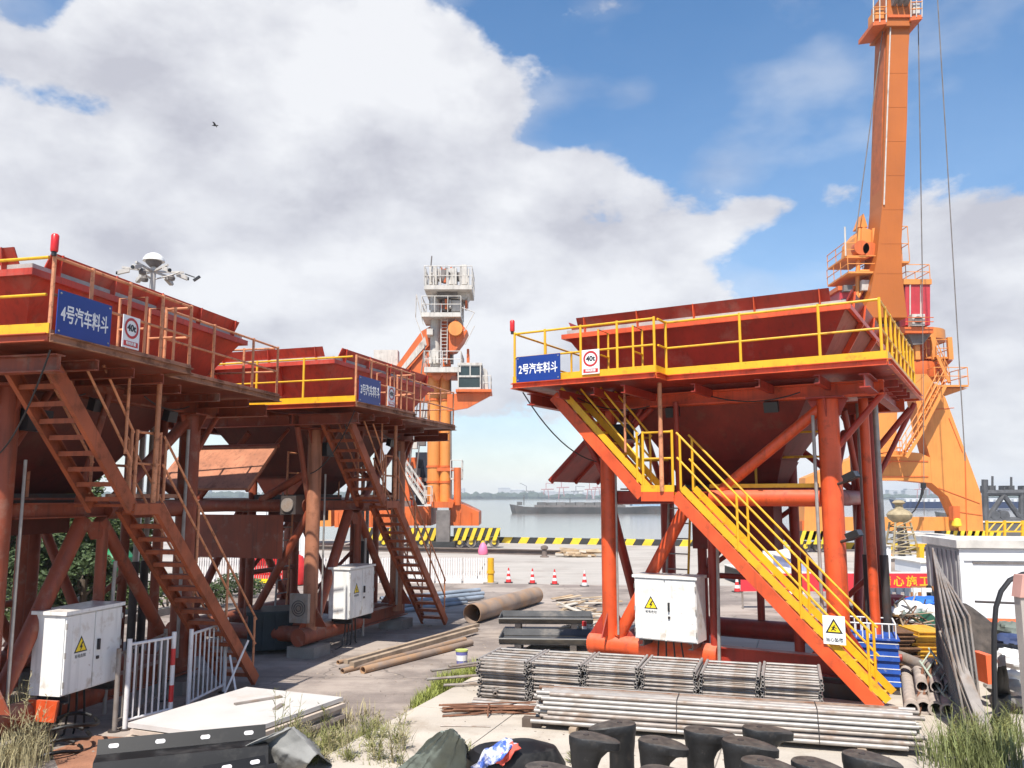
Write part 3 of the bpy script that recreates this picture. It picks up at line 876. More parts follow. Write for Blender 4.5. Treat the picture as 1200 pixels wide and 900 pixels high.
# long tubes in front of the frames
d = Vector((4.68, -1.30, 0)).normalized()
nrm = Vector((-d.y, d.x, 0))
ORD = ['first', 'second', 'third', 'fourth', 'fifth', 'sixth', 'seventh', 'eighth', 'ninth', 'tenth', 'eleventh']
O0 = Vector((.36, 12.12, SZ))
tube_me = [MB().hollow((0, 0, 0), (4.86, 0, 0), .029, .005, 10).mesh('steel_tube', m_) for m_ in (galv, galv2, galv, galv, galv2, galv, mat('galvanised_rusty', (.27, .19, .14), .65, metal=.2, var=.4, scale=3, stain=(.16, .07, .035), stain_amt=.8, thresh=.5))]
for lay in range(7):
    nl = 11 - lay // 2
    for i in range(nl):
        p = O0 + nrm * (.045 + i * .063 + lay * .03 + rng(-.004, .004)) + d * rng(-.13, .13) + Vector((0, 0, .076 + .03 + lay * .056))
        o = put('steel_tube', rnd.choice(tube_me), None, p, (0, rng(-.0015, .0015), math.atan2(d.y, d.x) + rng(-.004, .004)))
        if lay == 6:
            lab = 'long galvanised tube in the top layer behind the bollards, %s from the front' % ORD[i]
        elif i == 0:
            lab = 'front long galvanised tube of the %s layer up in the stack behind the bollards' % ORD[lay]
        else:
            lab = 'inner long galvanised tube of the %s layer, only its end shows' % ORD[lay]
        tag(o, lab, 'steel tube', 'long tubes stacked behind the bollards' if lay == 6 or i == 0 else 'inner tubes of the %s layer' % ORD[lay])
for k in (.5, 2.3, 4.2):
    p = O0 + d * k + nrm * .36
    o = MB().obox((0, 0, .036), (.05, 0, 0), (0, .42, 0), (0, 0, .036)).build('timber_bearer', timber)
    o.location, o.rotation_euler = p, (0, 0, math.atan2(d.y, d.x))
    tag(o, 'timber bearer under the long galvanised tube stack', 'timber', 'bearers under the tube stack')
for k in (1.9, 3.7):
    p = O0 + d * k
    q = [p + nrm * y + Vector((0, 0, z)) for y, z in ((.0, .09), (.02, .25), (.19, .478), (.3, .482), (.6, .48), (.74, .3), (.74, .09))]
    tag(MB().path(q, .006, 5).build('strapping_wire', dark_steel), 'thin tie wire round the long tube stack, %s of two' % ('left' if k < 2 else 'right'), 'wire')

# flat stacks of scaffold frames
d2 = Vector((.952, -.306, 0)).normalized()
n2_ = Vector((-d2.y, d2.x, 0))
O1 = Vector((-.52, 13.85, SZ))
post_me = MB().hollow((0, -.06, 0), (0, 1.08, 0), .024, .005, 8).mesh('post', galv)
rung_me = MB().tube((.03, 0, 0), (.77, 0, 0), .019, 8).mesh('rung', galv2)
rung_b = MB().tube((.03, 0, 0), (.77, 0, 0), .019, 8).mesh('rung', galv)
proto = thing('scaffold_frame', 'x', 'scaffold frame')
for x in (0, .8):
    put('post', post_me, proto, (x, 0, 0))
for i, y in enumerate((.0, .16, .34, .54, .76, 1.0)):
    put('rung', rung_b if i % 2 else rung_me, proto, (0, y, 0))
names = ['leftmost', 'second from left', 'third from left', 'third from right', 'second from right', 'rightmost']
for k in range(6):
    for lay in range(12):
        p = O1 + d2 * (k * .87 + rng(-.02, .02)) + n2_ * (rng(-.06, .06)) + Vector((0, 0, .06 + lay * .052))
        lab = 'galvanised scaffold frame, %s in the %s of six stacks' % ('topmost' if lay == 11 else 'lowest' if lay == 0 else ORD[11 - lay] + ' from the top', names[k])
        a = math.atan2(d2.y, d2.x) + rng(-.02, .02)
        if k == 0 and lay == 0:
            o = proto
            o.location, o.rotation_euler, o['label'] = p, (0, 0, a), lab
        else:
            o = dup(proto, p, a, lab)
        o['group'] = 'scaffold frames, %s stack' % names[k]
for k in range(5):
    p = O1 + n2_ * (-.12 - k * .085) + d2 * rng(-.1, .1) + Vector((0, 0, .037 + (k % 2) * .02))
    o = put('steel_tube', tube_me[k % 7], None, p, (0, 0, math.atan2(d2.y, d2.x)))
    tag(o, 'single galvanised tube lying between frame stacks and tube stack', 'steel tube', 'loose tubes in front of the frames')
for k in range(4):
    p = O1 + d2 * (.3 + k * 1.05) + n2_ * (-.1)
    o = MB().hollow((0, -.05, 0), (0, .2, 0), .032, .008, 10).build('tube_coupler', galv2)
    MB().box(-.05, .05, .0, .06, .033, .05).build('clamp', galv2, o)
    o.location, o.rotation_euler = p + Vector((0, 0, .15)), (0, 0, math.atan2(d2.y, d2.x) + .4)
    tag(o, 'short tube coupler hanging on the scaffold frames, %s of four' % ['first', 'second', 'third', 'fourth'][k], 'coupler')

# mooring bollards: base plate, waisted column, one-sided horn head
def bollard_parts():
    b = thing('mooring_bollard', 'x', 'bollard', group='black mooring bollards in store')
    MB().lathe((0, 0, 0), [(.0, 0), (.29, 0), (.29, .035), (.27, .055), (.2, .075), (.165, .12)], 24).build('base', iron, b)
    MB().lathe((0, 0, 0), [(.165, .12), (.155, .3), (.155, .5), (.165, .60)], 24).build('column', iron, b)
    rings = []
    for z, r, L, dr in ((.52, .158, 0, 0), (.60, .168, .03, .0), (.67, .172, .11, .0), (.71, .178, .19, .012), (.73, .184, .235, .02), (.80, .186, .24, .02), (.815, .176, .225, .02), (.817, .10, .12, .01)):
        ring = []
        for i in range(28):
            t = 2 * math.pi * i / 28
            c, s = math.cos(t), math.sin(t)
            x = r * c + (L * c if c > 0 else 0)
            y = r * s * (1 - (.16 * c if c > 0 and L > .1 else 0))
            ring.append(Vector((x, y, z - dr * (max(0, x) / .25) ** 1.4)))
        rings.append(ring)
    MB().loft(rings).build('horn_head', iron, b)
    MB().lathe((.02, 0, .812), [(.035, 0), (.035, .012), (.02, .014)], 12).build('lifting_plug', dark_steel, b)
    return b
BOL = [((685, 864), -.25, 'black bollard alone at left of the front group, horn to the right'),
       ((728, 847), 3.3, 'black bollard with horn to the left, tallest on the left side'),
       ((766, 868), -.45, 'black bollard half hidden between two taller ones on the left'),
       ((820, 856), -.25, 'black bollard at the centre with a clear upright column'),
       ((888, 854), -.1, 'black bollard furthest back at centre right'),
       ((866, 872), -.4, 'black bollard at centre in front of the furthest one'),
       ((889, 897), -.5, 'black bollard at the bottom edge below the centre ones'),
       ((948, 892), -.7, 'black bollard with rounded head right of the centre'),
       ((1008, 888), -.6, 'rightmost black bollard beside the tube ends'),
       ((770, 902), -.3, 'black bollard cut by the bottom edge left of the centre'),
       ((636, 901), -.2, 'black bollard cut by the bottom edge beside the coloured cloth')]
b0 = bollard_parts()
for i, ((u, v), a, lab) in enumerate(BOL):
    p = G(u, v, SZ + .79)
    p.z = SZ
    if i == 0:
        b0.location, b0.rotation_euler, b0['label'] = p, (0, 0, a), lab
    else:
        dup(b0, p, a, lab).scale = (.86 + rng(-.03, .04), .86 + rng(-.03, .04), 1.0 + rng(-.03, .03))
b0.scale = (.86, .86, 1.0)

# rusty bars, block
for i in range(16):
    a, b = G(516 + rng(-2, 16), 838 + rng(-7, 3), SZ), G(631 + rng(-12, 0), 836 + rng(-8, 2), SZ)
    z = SZ + .014 + (i % 4) * .026
    a.z, b.z = z, z + rng(-.004, .01)
    m1 = a.lerp(b, .5) + Vector((0, rng(-.03, .03), rng(0, .012)))
    tag(MB().path([a, m1, b], rng(.010, .016), 7).build('rusty_bar', rust_m), 'thin rusty bar in the brown bundle left of the tube stack', 'steel bar', 'rusty bars in a bundle')
p = G(572, 838, SZ)
tag(MB().path([p + Vector((0, -.16, .02)), p + Vector((0, -.14, .11)), p + Vector((.02, .02, .15)), p + Vector((0, .18, .1)), p + Vector((0, .2, .02))], .013, 6).build('bundle_clamp', rust_m), 'bent rusty rod tying the brown bar bundle', 'steel bar')
p = G(624, 851, SZ)
tag(MB().obox(p + Vector((0, 0, .06)), (.13, -.03, 0), (.02, .08, 0), (0, 0, .06)).build('timber_block', mat('dark_timber', (.09, .065, .05), .9, var=.4)), 'dark timber block at the left end of the tube stack', 'timber')
p = G(545, 852, SZ)
tag(MB().tube(p + Vector((-.35, .02, .012)), p + Vector((.36, -.02, .012)), .011, 6).build('thin_rod', galv2), 'single thin rod lying on the slab before the rusty bundle', 'steel bar')

# hazard sign on the stair of hopper 2
hs_ = thing('hazard_sign', 'white warning sign with yellow falling figure triangle on stair rail', 'sign', at(H2, 5.43, .44, 1.2), R(-30.54))
hs_.scale = (.85, .85, .85)
MB().box(-.19, .19, -.012, 0, -.25, .25).build('panel', sign_white, hs_)
MB().prism([(.165 * 1.05 * math.sin(a), -.0145, .165 * 1.05 * math.cos(a) + .03) for a in (0, R(120), R(240))], (0, .002, 0)).build('triangle_border', sign_black, hs_, False)
MB().prism([(.118 * 1.05 * math.sin(a), -.017, .118 * 1.05 * math.cos(a) + .03) for a in (0, R(120), R(240))], (0, .002, 0)).build('triangle_face', sign_yellow, hs_, False)
fg = MB()
for a, b, w in (((.005, .045), (-.02, -.0), .03), ((-.02, 0), (.03, -.025), .018), ((-.02, 0), (-.045, -.03), .018), ((.0, .035), (-.045, .03), .013), ((.0, .035), (.045, .01), .013)):
    fg.beam((a[0], -.0185, a[1] + .02), (b[0], -.0185, b[1] + .02), w, .002, (0, 1, 0))
fg.lathe((.012, -.0185, .09), [(.0, -.001), (.016, -.001), (.016, .001), (0, .001)], 10)
fg.build('falling_figure', sign_black, hs_, False)
put('lettering', text_mesh('当心坠落', .075, sign_black, .002, .001), hs_, (0, -.0145, -.175), FACE)

for i, (u, v, u2, v2, z) in enumerate([(505, 786, 585, 776, .40), (500, 796, 590, 789, .32), (526, 781, 600, 771, .52), (520, 803, 596, 799, .22)]):
    a, b = G(u, v, z), G(u2, v2, z)
    tag(MB().hollow(a, b, .024, .005, 8).build('steel_tube', galv2), 'loose tube poking out left of the scaffold frame stacks, %s' % ['upper middle', 'lower middle', 'topmost', 'lowest'][i], 'steel tube')

from mathutils import noise as mnoise
# ------------------------------------------------------------------ foreground left: boards, dock fender, tarps, barrier
board_m = mat('white_board', (0.52, 0.49, 0.46), .7, var=.08, stain=(.40, .34, .29), stain_amt=.5, stain_scale=1.2, thresh=.6)
board_e = mat('board_edge', (0.46, 0.38, 0.31), .8, var=.25, scale=4)
rubber = mat('rubber', (0.007, 0.0065, 0.007), .5, spec=.35, var=.4, scale=2, stain=(.07, .065, .06), stain_amt=.5, stain_scale=2.5)
tarp_grey = mat('tarp_grey', (0.24, 0.235, 0.22), .75, var=.2, bump=.5, bump_scale=9)
tarp_green = mat('tarp_green', (0.17, 0.195, 0.165), .7, var=.35, scale=1.5, streak=.3, bump=.5, bump_scale=9)
barrier_w = mat('barrier_white', (0.72, 0.69, 0.68), .45, var=.08, stain=(.4, .25, .18), stain_amt=.5, stain_scale=8)
barrier_r = mat('barrier_red', (0.60, 0.03, 0.03), .45)

# stack of white boards: corners surveyed at the top face
c0, c1, c2 = G(150, 847, .42), G(289, 805, .42), G(402, 817, .42)
c3 = c0 + (c2 - c1) * .95
for i in range(5):
    z = .05 + i * .078
    off = Vector((rng(-.05, .05), rng(-.05, .05), 0)) if i < 4 else Vector()
    q = [Vector((p.x, p.y, z)) + off for p in (c0, c1, c2, c3)]
    o = MB().prism(q, (0, 0, .06)).build('panel_board', board_m if i == 4 else board_e, None, False)
    tag(o, 'large off-white board in the stack behind the black dock fender, ' + ('on top' if i == 4 else 'number %d below the top' % (4 - i)), 'board', 'boards in the left foreground stack')
for i, (u, v, u2, v2) in enumerate([(275, 826, 330, 817), (322, 832, 331, 826)]):
    a, b = G(u, v, .425), G(u2, v2, .425)
    tag(MB().beam(a + Vector((0, 0, .012)), b + Vector((0, 0, .012)), .07, .02).build('flat_strip', galv2), 'flat grey strip lying on the top white board, ' + ('long one' if i == 0 else 'short one'), 'metal strip')

# long rubber dock fender: trapezoid body with flanges and bolt holes
def dock_fender(a, b, label, w=.5, h=.42, holes=True, tilt=0.0):
    L_ = (b - a).length
    f = thing('dock_fender', label, 'dock fender', a, math.atan2(b.y - a.y, b.x - a.x))
    f.rotation_euler = (tilt, 0, f.rotation_euler.z)
    prof = [(-w, 0), (-w, .055), (-w * .62, .075), (-w * .3, h), (w * .3, h), (w * .62, .075), (w, .055), (w, 0)]
    MB().prism([(0, y, z) for y, z in prof], (L_, 0, 0)).build('fender_body', rubber, f, False)
    for y in (-w * .81, w * .81):
        for k in range(4):
            x = L_ * (k + .35) / 3.75
            q = []
            for i in range(14):
                t = 2 * math.pi * i / 14
                q.append(Vector((x + (.03 if math.cos(t) > 0 else -.03) + .024 * math.cos(t), y + .024 * math.sin(t), .0605)))
            p = put('bolt_slot', MB().prism(q, (0, 0, .006)).mesh('bolt_slot', barrier_w), f, (0, 0, .004), (0, 0, 0))
    return f
dock_fender(DP(118, 868, 9.95) - Vector((-.05, .2, .39)), DP(313, 833, 10.6) - Vector((-.05, .2, .39)), 'long black rubber dock fender on its side with pale bolt slots, against the white boards', .44, .40, tilt=R(64))
dock_fender(DP(196, 905, 9.1) - Vector((0, .2, .3)), DP(322, 866, 9.75) - Vector((0, .2, .3)), 'second black rubber dock fender lying lower in front of the first', .34, .36, tilt=R(50))

def drape(name, pts, nx, ny, m_, label, cat, wob=.03, thick=True):
    """A cloth sheet over four corners and a ridge: pts is a grid of points."""
    rows, cols_ = len(pts), len(pts[0])
    def fn(s, t):
        a, b = s * (rows - 1), t * (cols_ - 1)
        i, j = min(int(a), rows - 2), min(int(b), cols_ - 2)
        fa, fb = a - i, b - j
        p = pts[i][j].lerp(pts[i][j + 1], fb).lerp(pts[i + 1][j].lerp(pts[i + 1][j + 1], fb), fa)
        w = mnoise.noise_vector(p * 5) * 1.6 + mnoise.noise_vector(Vector((s * 3, t * 14, nx))) * 1.5 + mnoise.noise_vector(p * 17) * .7
        return p + w * wob
    o = MB().grid(fn, nx, ny).build(name, m_)
    sm = o.modifiers.new('thickness', 'SOLIDIFY')
    sm.thickness = .006
    return tag(o, label, cat)
# grey sheet, ridge running to the right
drape('grey_tarpaulin', [[G(235, 912, .1), G(290, 905, .1), G(350, 915, .1)], [G(262, 885, .45), G(310, 872, .5), G(362, 895, .42)], [G(338, 853, .72), G(345, 852, .74), G(372, 884, .5)], [G(352, 862, .3), G(372, 872, .2), G(392, 900, .1)]],
      34, 34, tarp_grey, 'grey tarpaulin tent over a pile at the bottom edge left of the weeds', 'tarpaulin', .012)
drape('green_tarpaulin', [[G(462, 905, .2), G(500, 915, .2), G(548, 915, .2)], [G(486, 882, .5), G(515, 880, .6), G(548, 895, .4)], [G(518, 857, .86), G(531, 854, .9), G(543, 866, .75)], [G(532, 862, .5), G(545, 868, .4), G(552, 890, .25)]],
      34, 34, tarp_green, 'grey green tarpaulin peaked like a cone beside the rusty bars', 'tarpaulin', .014)
# dark rubber heap with a coloured cloth
p = G(585, 893, .3)
tag(MB().lathe((p.x, p.y, SZ), [(.36, 0), (.40, .1), (.40, .2), (.30, .27), (.12, .25)], 20).build('rubber_buoy', rubber), 'dark round rubber piece lying left of the coloured cloth', 'rubber buoy')
p2 = G(612, 888, .45)
rb = MB().loft([[p2 + Vector((math.cos(t) * r * 1.5, math.sin(t) * r, z)) for t in [2 * math.pi * k / 18 for k in range(18)]] for r, z in ((.34, -.27), (.33, -.05), (.26, .12), (.1, .19))]).build('rubber_block', rubber)
tag(rb, 'dark rubber lump under the coloured cloth at bottom centre', 'rubber block')
clo = [mat('cloth_blue', (.06, .13, .50), .8, var=.5, scale=9, stain=(.75, .75, .8), stain_amt=.95, stain_scale=8, thresh=.50), ]
drape('patterned_cloth', [[G(553, 899, .35), G(560, 905, .3)], [G(566, 882, .56), G(577, 893, .5)], [G(580, 872, .66), G(597, 882, .62)], [G(592, 866, .70), G(606, 872, .66)]], 20, 8, clo[0], 'blue and white patterned cloth thrown over black rubber at bottom centre', 'cloth', .02)
drape('red_cloth', [[G(580, 893, .5), G(588, 899, .45)], [G(592, 878, .63), G(600, 886, .58)], [G(599, 869, .69), G(611, 877, .64)]], 12, 6, mat('cloth_red', (.62, .09, .06), .8, var=.3), 'red cloth beside the blue and white cloth at bottom centre', 'cloth', .018)

# pedestrian barrier: two panels of upright bars, and a taller one behind
def bar_panel(a, b, h, n, label, red_posts=(0,), m_=barrier_w, tops=True):
    t = thing('bar_fence', label, 'fence', a, math.atan2(b.y - a.y, b.x - a.x))
    L_ = (Vector((b.x, b.y, 0)) - Vector((a.x, a.y, 0))).length
    for z in (.14, h):
        MB().tube((0, 0, z), (L_, 0, z), .022, 8).build('rail', m_, t)
    bar = MB().tube((0, 0, .14), (0, 0, h), .0145, 8).mesh('bar', m_)
    for i in range(1, n):
        put('bar', bar, t, (L_ * i / n, 0, 0))
    for k, x in enumerate((0, L_)):
        p = MB().tube((x, 0, 0), (x, 0, h + .08), .035, 10).build('post', m_, t)
        MB().tube((x, 0, 0), (x, 0, .03), .09, 10).build('post_foot', dark_steel, p)
        if k in red_posts:
            for z in (.25, .8):
                MB().tube((x, 0, z), (x, 0, z + .25), .0365, 10).build('red_band', barrier_r, p)
    return t
fa, fb, fc = G(146, 856), G(199, 842), G(262, 812)
fz = G(118, 865)
bar_panel(fa, fb, 1.22, 7, 'white bar fence panel with red banded post, behind the white boards', (1,))
fb2 = fb + Vector((.12, .4, 0))
bar_panel(fb2, fc, 1.2, 8, 'white bar fence panel at right, ending by the stair foot', ())
fd = G(190, 822)
bar_panel(fz + Vector((.05, .3, 0)), fd, 1.1, 8, 'grey bar fence panel standing behind at left in shade', (), galv2)
for i, (a, b) in enumerate([((-4.75, 14.2, .1), (-4.45, 14.5, 1.0)), ((-4.5, 14.2, .1), (-4.75, 14.5, .75))]):
    tag(MB().tube(a, b, .018, 8).build('white_pole', barrier_w), 'thin white pole leaning crossed inside the bar fence, ' + ('taller' if i == 0 else 'shorter'), 'pole')

# orange skirt and hose clutter below the left cabinet
pz = at(H4, 1.9, 1.1, 0)
sk = MB().obox((.25, 0, .0), (.24, 0, 0), (0, .02, 0), (-.02, 0, .14)).build('orange_skirt', orange)
sk.matrix_world = H4.matrix_basis @ Matrix.Translation((1.885, 1.13, .50)) @ Matrix.Rotation(R(90), 4, 'Z')
tag(sk, 'bright orange plate under the left side of the nearest white cabinet', 'metal plate')
for k in range(3):
    c = Vector((1.75 + k * .12, 1.0, 0))
    q = [at(H4, c.x + math.cos(t) * (.35 + .03 * k), c.y + .3 * math.sin(t), .05 + .14 * k + .05 * math.sin(t * 2)) for t in [2 * math.pi * i / 24 for i in range(24)]]
    tag(MB().path(q, .025, 7).build('hose_coil', rubber), 'black hose coil on the ground below the nearest cabinet, turn %s' % ('low', 'middle', 'upper')[k], 'hose')

# pale dust curtain plate and dark tank under the middle hopper
cur = MB().box(-.012, .012, 2.25, 4.5, 2.05, 3.0).build('dust_curtain', frame_old)
cur.matrix_world = H3.matrix_basis @ Matrix.Translation((.95, 0, 0))
tag(cur, 'dark brown plate hanging between the columns of the middle hopper', 'metal plate')
mo = thing('vibrator_motor', 'grey round faced motor on the left beam of the middle hopper', 'motor')
mo.matrix_world = H3.matrix_basis @ Matrix.Translation((.85, 2.05, 3.22)) @ Matrix.Rotation(R(-90), 4, 'Z')
MB().box(-.2, .2, -.05, .3, -.2, .2).build('housing', dark_steel, mo)
MB().tube((0, -.051, 0), (0, -.09, 0), .15, 18).build('end_cap', galv2, mo)
fa_ = thing('base_plate', 'square grey plate with round fan guard at the foot of the middle column', 'fan box')
fa_.matrix_world = H3.matrix_basis @ Matrix.Translation((.78, 1.65, 1.05)) @ Matrix.Rotation(R(-90), 4, 'Z')
MB().box(-.22, .22, -.05, .05, -.3, .3).build('housing', galv2, fa_)
for r in (.16, .11, .06):
    MB().path([(r * math.cos(t), -.056, r * math.sin(t)) for t in [2 * math.pi * i / 18 for i in range(19)]], .008, 5).build('guard_ring', dark_steel, fa_)
# dark crate under the left stair (behind the fence)
cr = thing('dark_crate', 'dark ribbed waste crate on the ground between the two left stairs', 'crate', G(330, 762), R(18))
MB().box(-.75, .75, -.5, .5, .1, .85).build('body', mat('dark_crate_paint', (.02, .03, .035), .6, var=.4), cr)
for k in range(6):
    MB().box(-.7 + k * .26, -.64 + k * .26, -.545, -.502, .1, .85).build('rib', MATS['dark_crate_paint'], cr)
MB().box(-.79, .79, -.55, .55, .852, .92).build('rim', MATS['dark_crate_paint'], cr)

# ------------------------------------------------------------------ yard behind: pipes, trays, scraps, cones, barriers
pipe_rust = mat('pipe_rust', (0.27, 0.20, 0.155), .8, var=.35, scale=1.2, stain=(.40, .22, .10), stain_amt=.7, stain_scale=1.0, thresh=.52)
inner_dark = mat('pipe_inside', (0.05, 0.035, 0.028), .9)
a, b = G(553, 731), G(622, 709)
a.z = b.z = .265
bp_ = thing('rusty_pipe', 'large rusty steel pipe lying open end toward us behind the timber', 'pipe')
MB().hollow(a, b + (b - a) * .1, .262, .012, 24).build('pipe_wall', pipe_rust, bp_)
dd = (b - a).normalized()
MB().tube(a + dd * .9, a + dd * .92, .25, 20).build('inner_disc', inner_dark, bp_)  # dark disc across the bore, set in from the open end
for k, (o1, o2, r, m_) in enumerate([((401, 790), (545, 752), .055, pipe_rust), ((396, 779), (548, 741), .045, pipe_rust), ((412, 787), (558, 744), .06, timber), ((405, 783), (560, 738), .05, timber), ((425, 790), (552, 757), .075, pipe_rust), ((398, 786), (520, 752), .03, galv2), ((420, 783), (530, 748), .03, rust_m)]):
    p, q = G(*o1), G(*o2)
    p.z = q.z = r + (.07 if k in (2, 3) else 0)
    if m_ is timber:
        o = MB().beam(p, q, r * 2, r * 1.6).build('timber_plank', timber)
    else:
        o = MB().hollow(p, q, r, r * .18, 12).build('rusty_tube', m_)
    tag(o, ['brown tube at the front of the long bundle on the yard', 'brown tube at the back of the long bundle', 'wide plank lying on top of the long bundle', 'plank lying second in the long bundle', 'thickest brown tube nearest in the long bundle', 'thin grey tube at the left end of the long bundle', 'thin rusty tube inside the long bundle'][k], 'tube' if m_ is not timber else 'plank')
for i in range(7):
    p, q = G(455 + rng(-10, 10), 722 - i * 3), G(560 + rng(-15, 8), 708 - i * 2.2)
    p.z = q.z = .07 + .1 * (i % 2)
    tag(MB().hollow(p, q, .07, .01, 12).build('blue_grey_pipe', mat('blue_pipe', (.24, .28, .33), .45, var=.3)), 'blue grey pipe lying behind the stair of the middle hopper', 'pipe', 'blue grey pipes in a row')

tray_m = mat('tray_steel', (0.062, 0.062, 0.062), .5, var=.35, scale=2, stain=(.22, .19, .16), stain_amt=.5, stain_scale=2)
def tray(label, c, L_, w, rz):
    t = thing('steel_tray', label, 'steel tray', c, rz)
    MB().box(-L_ / 2, L_ / 2, -w / 2, w / 2, .30, .325).build('bottom', tray_m, t)
    for y, s in ((-w / 2, -1), (w / 2, 1)):
        MB().prism([(-L_ / 2, y, .326), (-L_ / 2, y + .16 * s, .44), (-L_ / 2, y + .145 * s, .46), (-L_ / 2, y - .02 * s, .34)], (L_, 0, 0)).build('side', tray_m, t)
    for x in (-L_ / 2, L_ / 2):
        MB().box(x - .012, x + .012, -w / 2 + .021, w / 2 - .021, .326, .45).build('end_plate', tray_m, t)
    for x in (-L_ * .3, L_ * .3):
        MB().box(x - .07, x + .07, -w / 2, w / 2, 0, .298).build('bearer', concrete_foot, t)
    return t
tray('dark steel tray nearest, propped on blocks before the scaffold frames', G(640, 768), 1.95, 1.0, R(-4))
tray('dark steel tray behind the nearest one, beside the rusty pipe', G(640, 742), 2.3, 1.1, R(-3))
# wood scraps on the yard
scrap_m = [mat('scrap_a', (.47, .36, .24), .85, var=.3), mat('scrap_b', (.40, .28, .17), .85, var=.3), mat('scrap_c', (.52, .47, .40), .85, var=.2)]
for i in range(60):
    u, v = rng(655, 712), rng(703, 757)
    if v > 728 and u < 668 + (v - 728) * .5:
        u += 30
    p = G(u, v)
    L_ = rng(.3, 1.1)
    t_ = rng(-.5, 2.2)
    dx = Vector((math.cos(t_), math.sin(t_), rng(-.08, .12)))
    z = rng(.02, .16)
    o = MB().obox(p + Vector((0, 0, z)), dx * L_ / 2, Vector((-dx.y, dx.x, 0)) * rng(.03, .09), (0, 0, .014)).build('scrap_plank', scrap_m[i % 3])
    tag(o, 'short broken board in the scrap heap left of the bright orange hopper', 'board', 'boards in the scrap heap')
for i in range(7):
    p = G(rng(655, 700), rng(735, 757))
    o = MB().lathe(p, [(.0, 0), (.16, 0), (.2, .08), (.15, .2), (0, .24)], 9).build('white_sack', white_paint)
    o.scale = (1.3, 1, .6)
    o.location = p * 1
    for v_ in o.data.vertices:
        v_.co -= p
        v_.co += Vector((rng(-.03, .03), rng(-.03, .03), rng(-.02, .02)))
    tag(o, 'crumpled white sack at the edge of the scrap heap', 'sack', 'white sacks by the scrap heap')
for i in range(26):
    u = rng(657, 693)
    p = G(u, 652.5 + rng(-1.2, .6))
    t_ = rng(-.4, .5)
    L_ = rng(.4, .9)
    tag(MB().obox(p + Vector((0, 0, rng(.05, .42))), (math.cos(t_) * L_, math.sin(t_) * L_, rng(-.08, .08)), (-.1 * math.sin(t_), .1 * math.cos(t_), 0), (0, 0, .05)).build('scrap_plank', scrap_m[i % 3]), 'plank in the wood pile far out on the quay', 'plank', 'planks in the quay wood pile')
# small post, bucket
sp = thing('warning_post', 'small red and white post on a black base near the scaffold frames', 'post', G(685, 752))
MB().lathe((0, 0, 0), [(.12, 0), (.12, .06), (.05, .1)], 12).build('base', black_plastic, sp)
MB().tube((0, 0, .1), (0, 0, .26), .05, 10).build('black_section', black_plastic, sp)
MB().tube((0, 0, .26), (0, 0, .36), .055, 10).build('white_section', barrier_w, sp)
MB().tube((0, 0, .36), (0, 0, .47), .055, 10).build('red_section', barrier_r, sp)
bk = thing('paint_bucket', 'small blue and white bucket on the yard with a yellow green top', 'bucket', G(541, 779))
MB().lathe((0, 0, 0), [(.10, 0), (.125, .27)], 16).build('body', mat('bucket_blue', (.16, .16, .42), .4), bk)
MB().lathe((0, 0, .09), [(.112, 0), (.122, .11)], 16).build('paper_label', white_paint, bk)
MB().lathe((0, 0, .27), [(.13, 0), (.13, .03), (.0, .035)], 16).build('lid', mat('lid_green', (.45, .50, .14), .5), bk)
# cones
def cone(label, c, dark=False):
    t = thing('traffic_cone', label, 'traffic cone', c)
    t.scale = (.85, .85, .85)
    MB().box(-.19, .19, -.19, .19, 0, .04).build('base', black_plastic, t)
    for k in range(5):
        r0, r1 = .135 - k * .022, .135 - (k + 1) * .022
        MB().lathe((0, 0, .041 + k * .13), [(r0, 0), (r1, .1295)], 12).build('white_band' if k % 2 else 'red_band', barrier_w if (k % 2) != dark else barrier_r, t)
    return t
for i, (u, v, dk_, lab) in enumerate([(596, 683, 0, 'traffic cone just right of the yellow post, paler'), (624, 684, 0, 'white and dark traffic cone second from the yellow post'), (650, 685, 0, 'striped traffic cone in the middle of the open yard'), (685, 687, 1, 'redder traffic cone nearest the bright orange hopper'), (864, 694, 0, 'traffic cone seen under the bright orange stair')]):
    cone(lab, G(u, v), dk_)
# white picket barriers along the yard edge
def picket(a, b, label, m_=barrier_w, base=None):
    t = thing('water_barrier', label, 'barrier', a, math.atan2(b.y - a.y, b.x - a.x), 'barriers along the yard edge')
    L_ = (b - a).length
    k = 11
    sl_ = MB().box(0, L_ / k * .62, -.03, .03, .16, .98).mesh('slat', m_)
    for i in range(k):
        put('slat', sl_, t, (L_ * (i + .2) / k, 0, 0))
    MB().box(.02, L_ - .02, -.14, .14, 0, .155).build('base', base or m_, t)
    for z in (.3, .85):
        MB().box(.0, L_, .032, .06, z, z + .08).build('rail', m_, t)
    return t
us = [222 + i * (353 / 11) for i in range(12)]
for i in range(11):
    a, b = G(us[i], 683 + .0 * i), G(us[i + 1] - 1.5, 683)
    red = i in (2, 3)
    nth = ['leftmost', 'second', 'third', 'fourth', 'fifth', 'sixth', 'seventh', 'eighth', 'ninth', 'tenth', 'rightmost'][i]
    picket(a, b, ('red slatted barrier section' if red else 'white slatted barrier section') + ', %s of the row across the yard' % nth, barrier_r if red else barrier_w, sign_yellow if i == 2 else None)
yp = thing('yellow_post', 'stout yellow post at the right end of the white barrier row', 'post', G(575, 684))
MB().tube((0, 0, 0), (0, 0, 1.0), .13, 12).build('shaft', yellow, yp)
MB().tube((0, 0, .4), (0, 0, .5), .16, 12).build('collar', yellow, yp)
MB().tube((0, 0, .001), (0, 0, .05), .3, 12).build('base', concrete_foot, yp)
tag(MB().tube(G(556, 683), G(568, 683) + Vector((0, 0, .75)), .03, 6).build('prop_bar', dark_steel), 'dark slanting prop at the end of the white barrier row', 'prop')
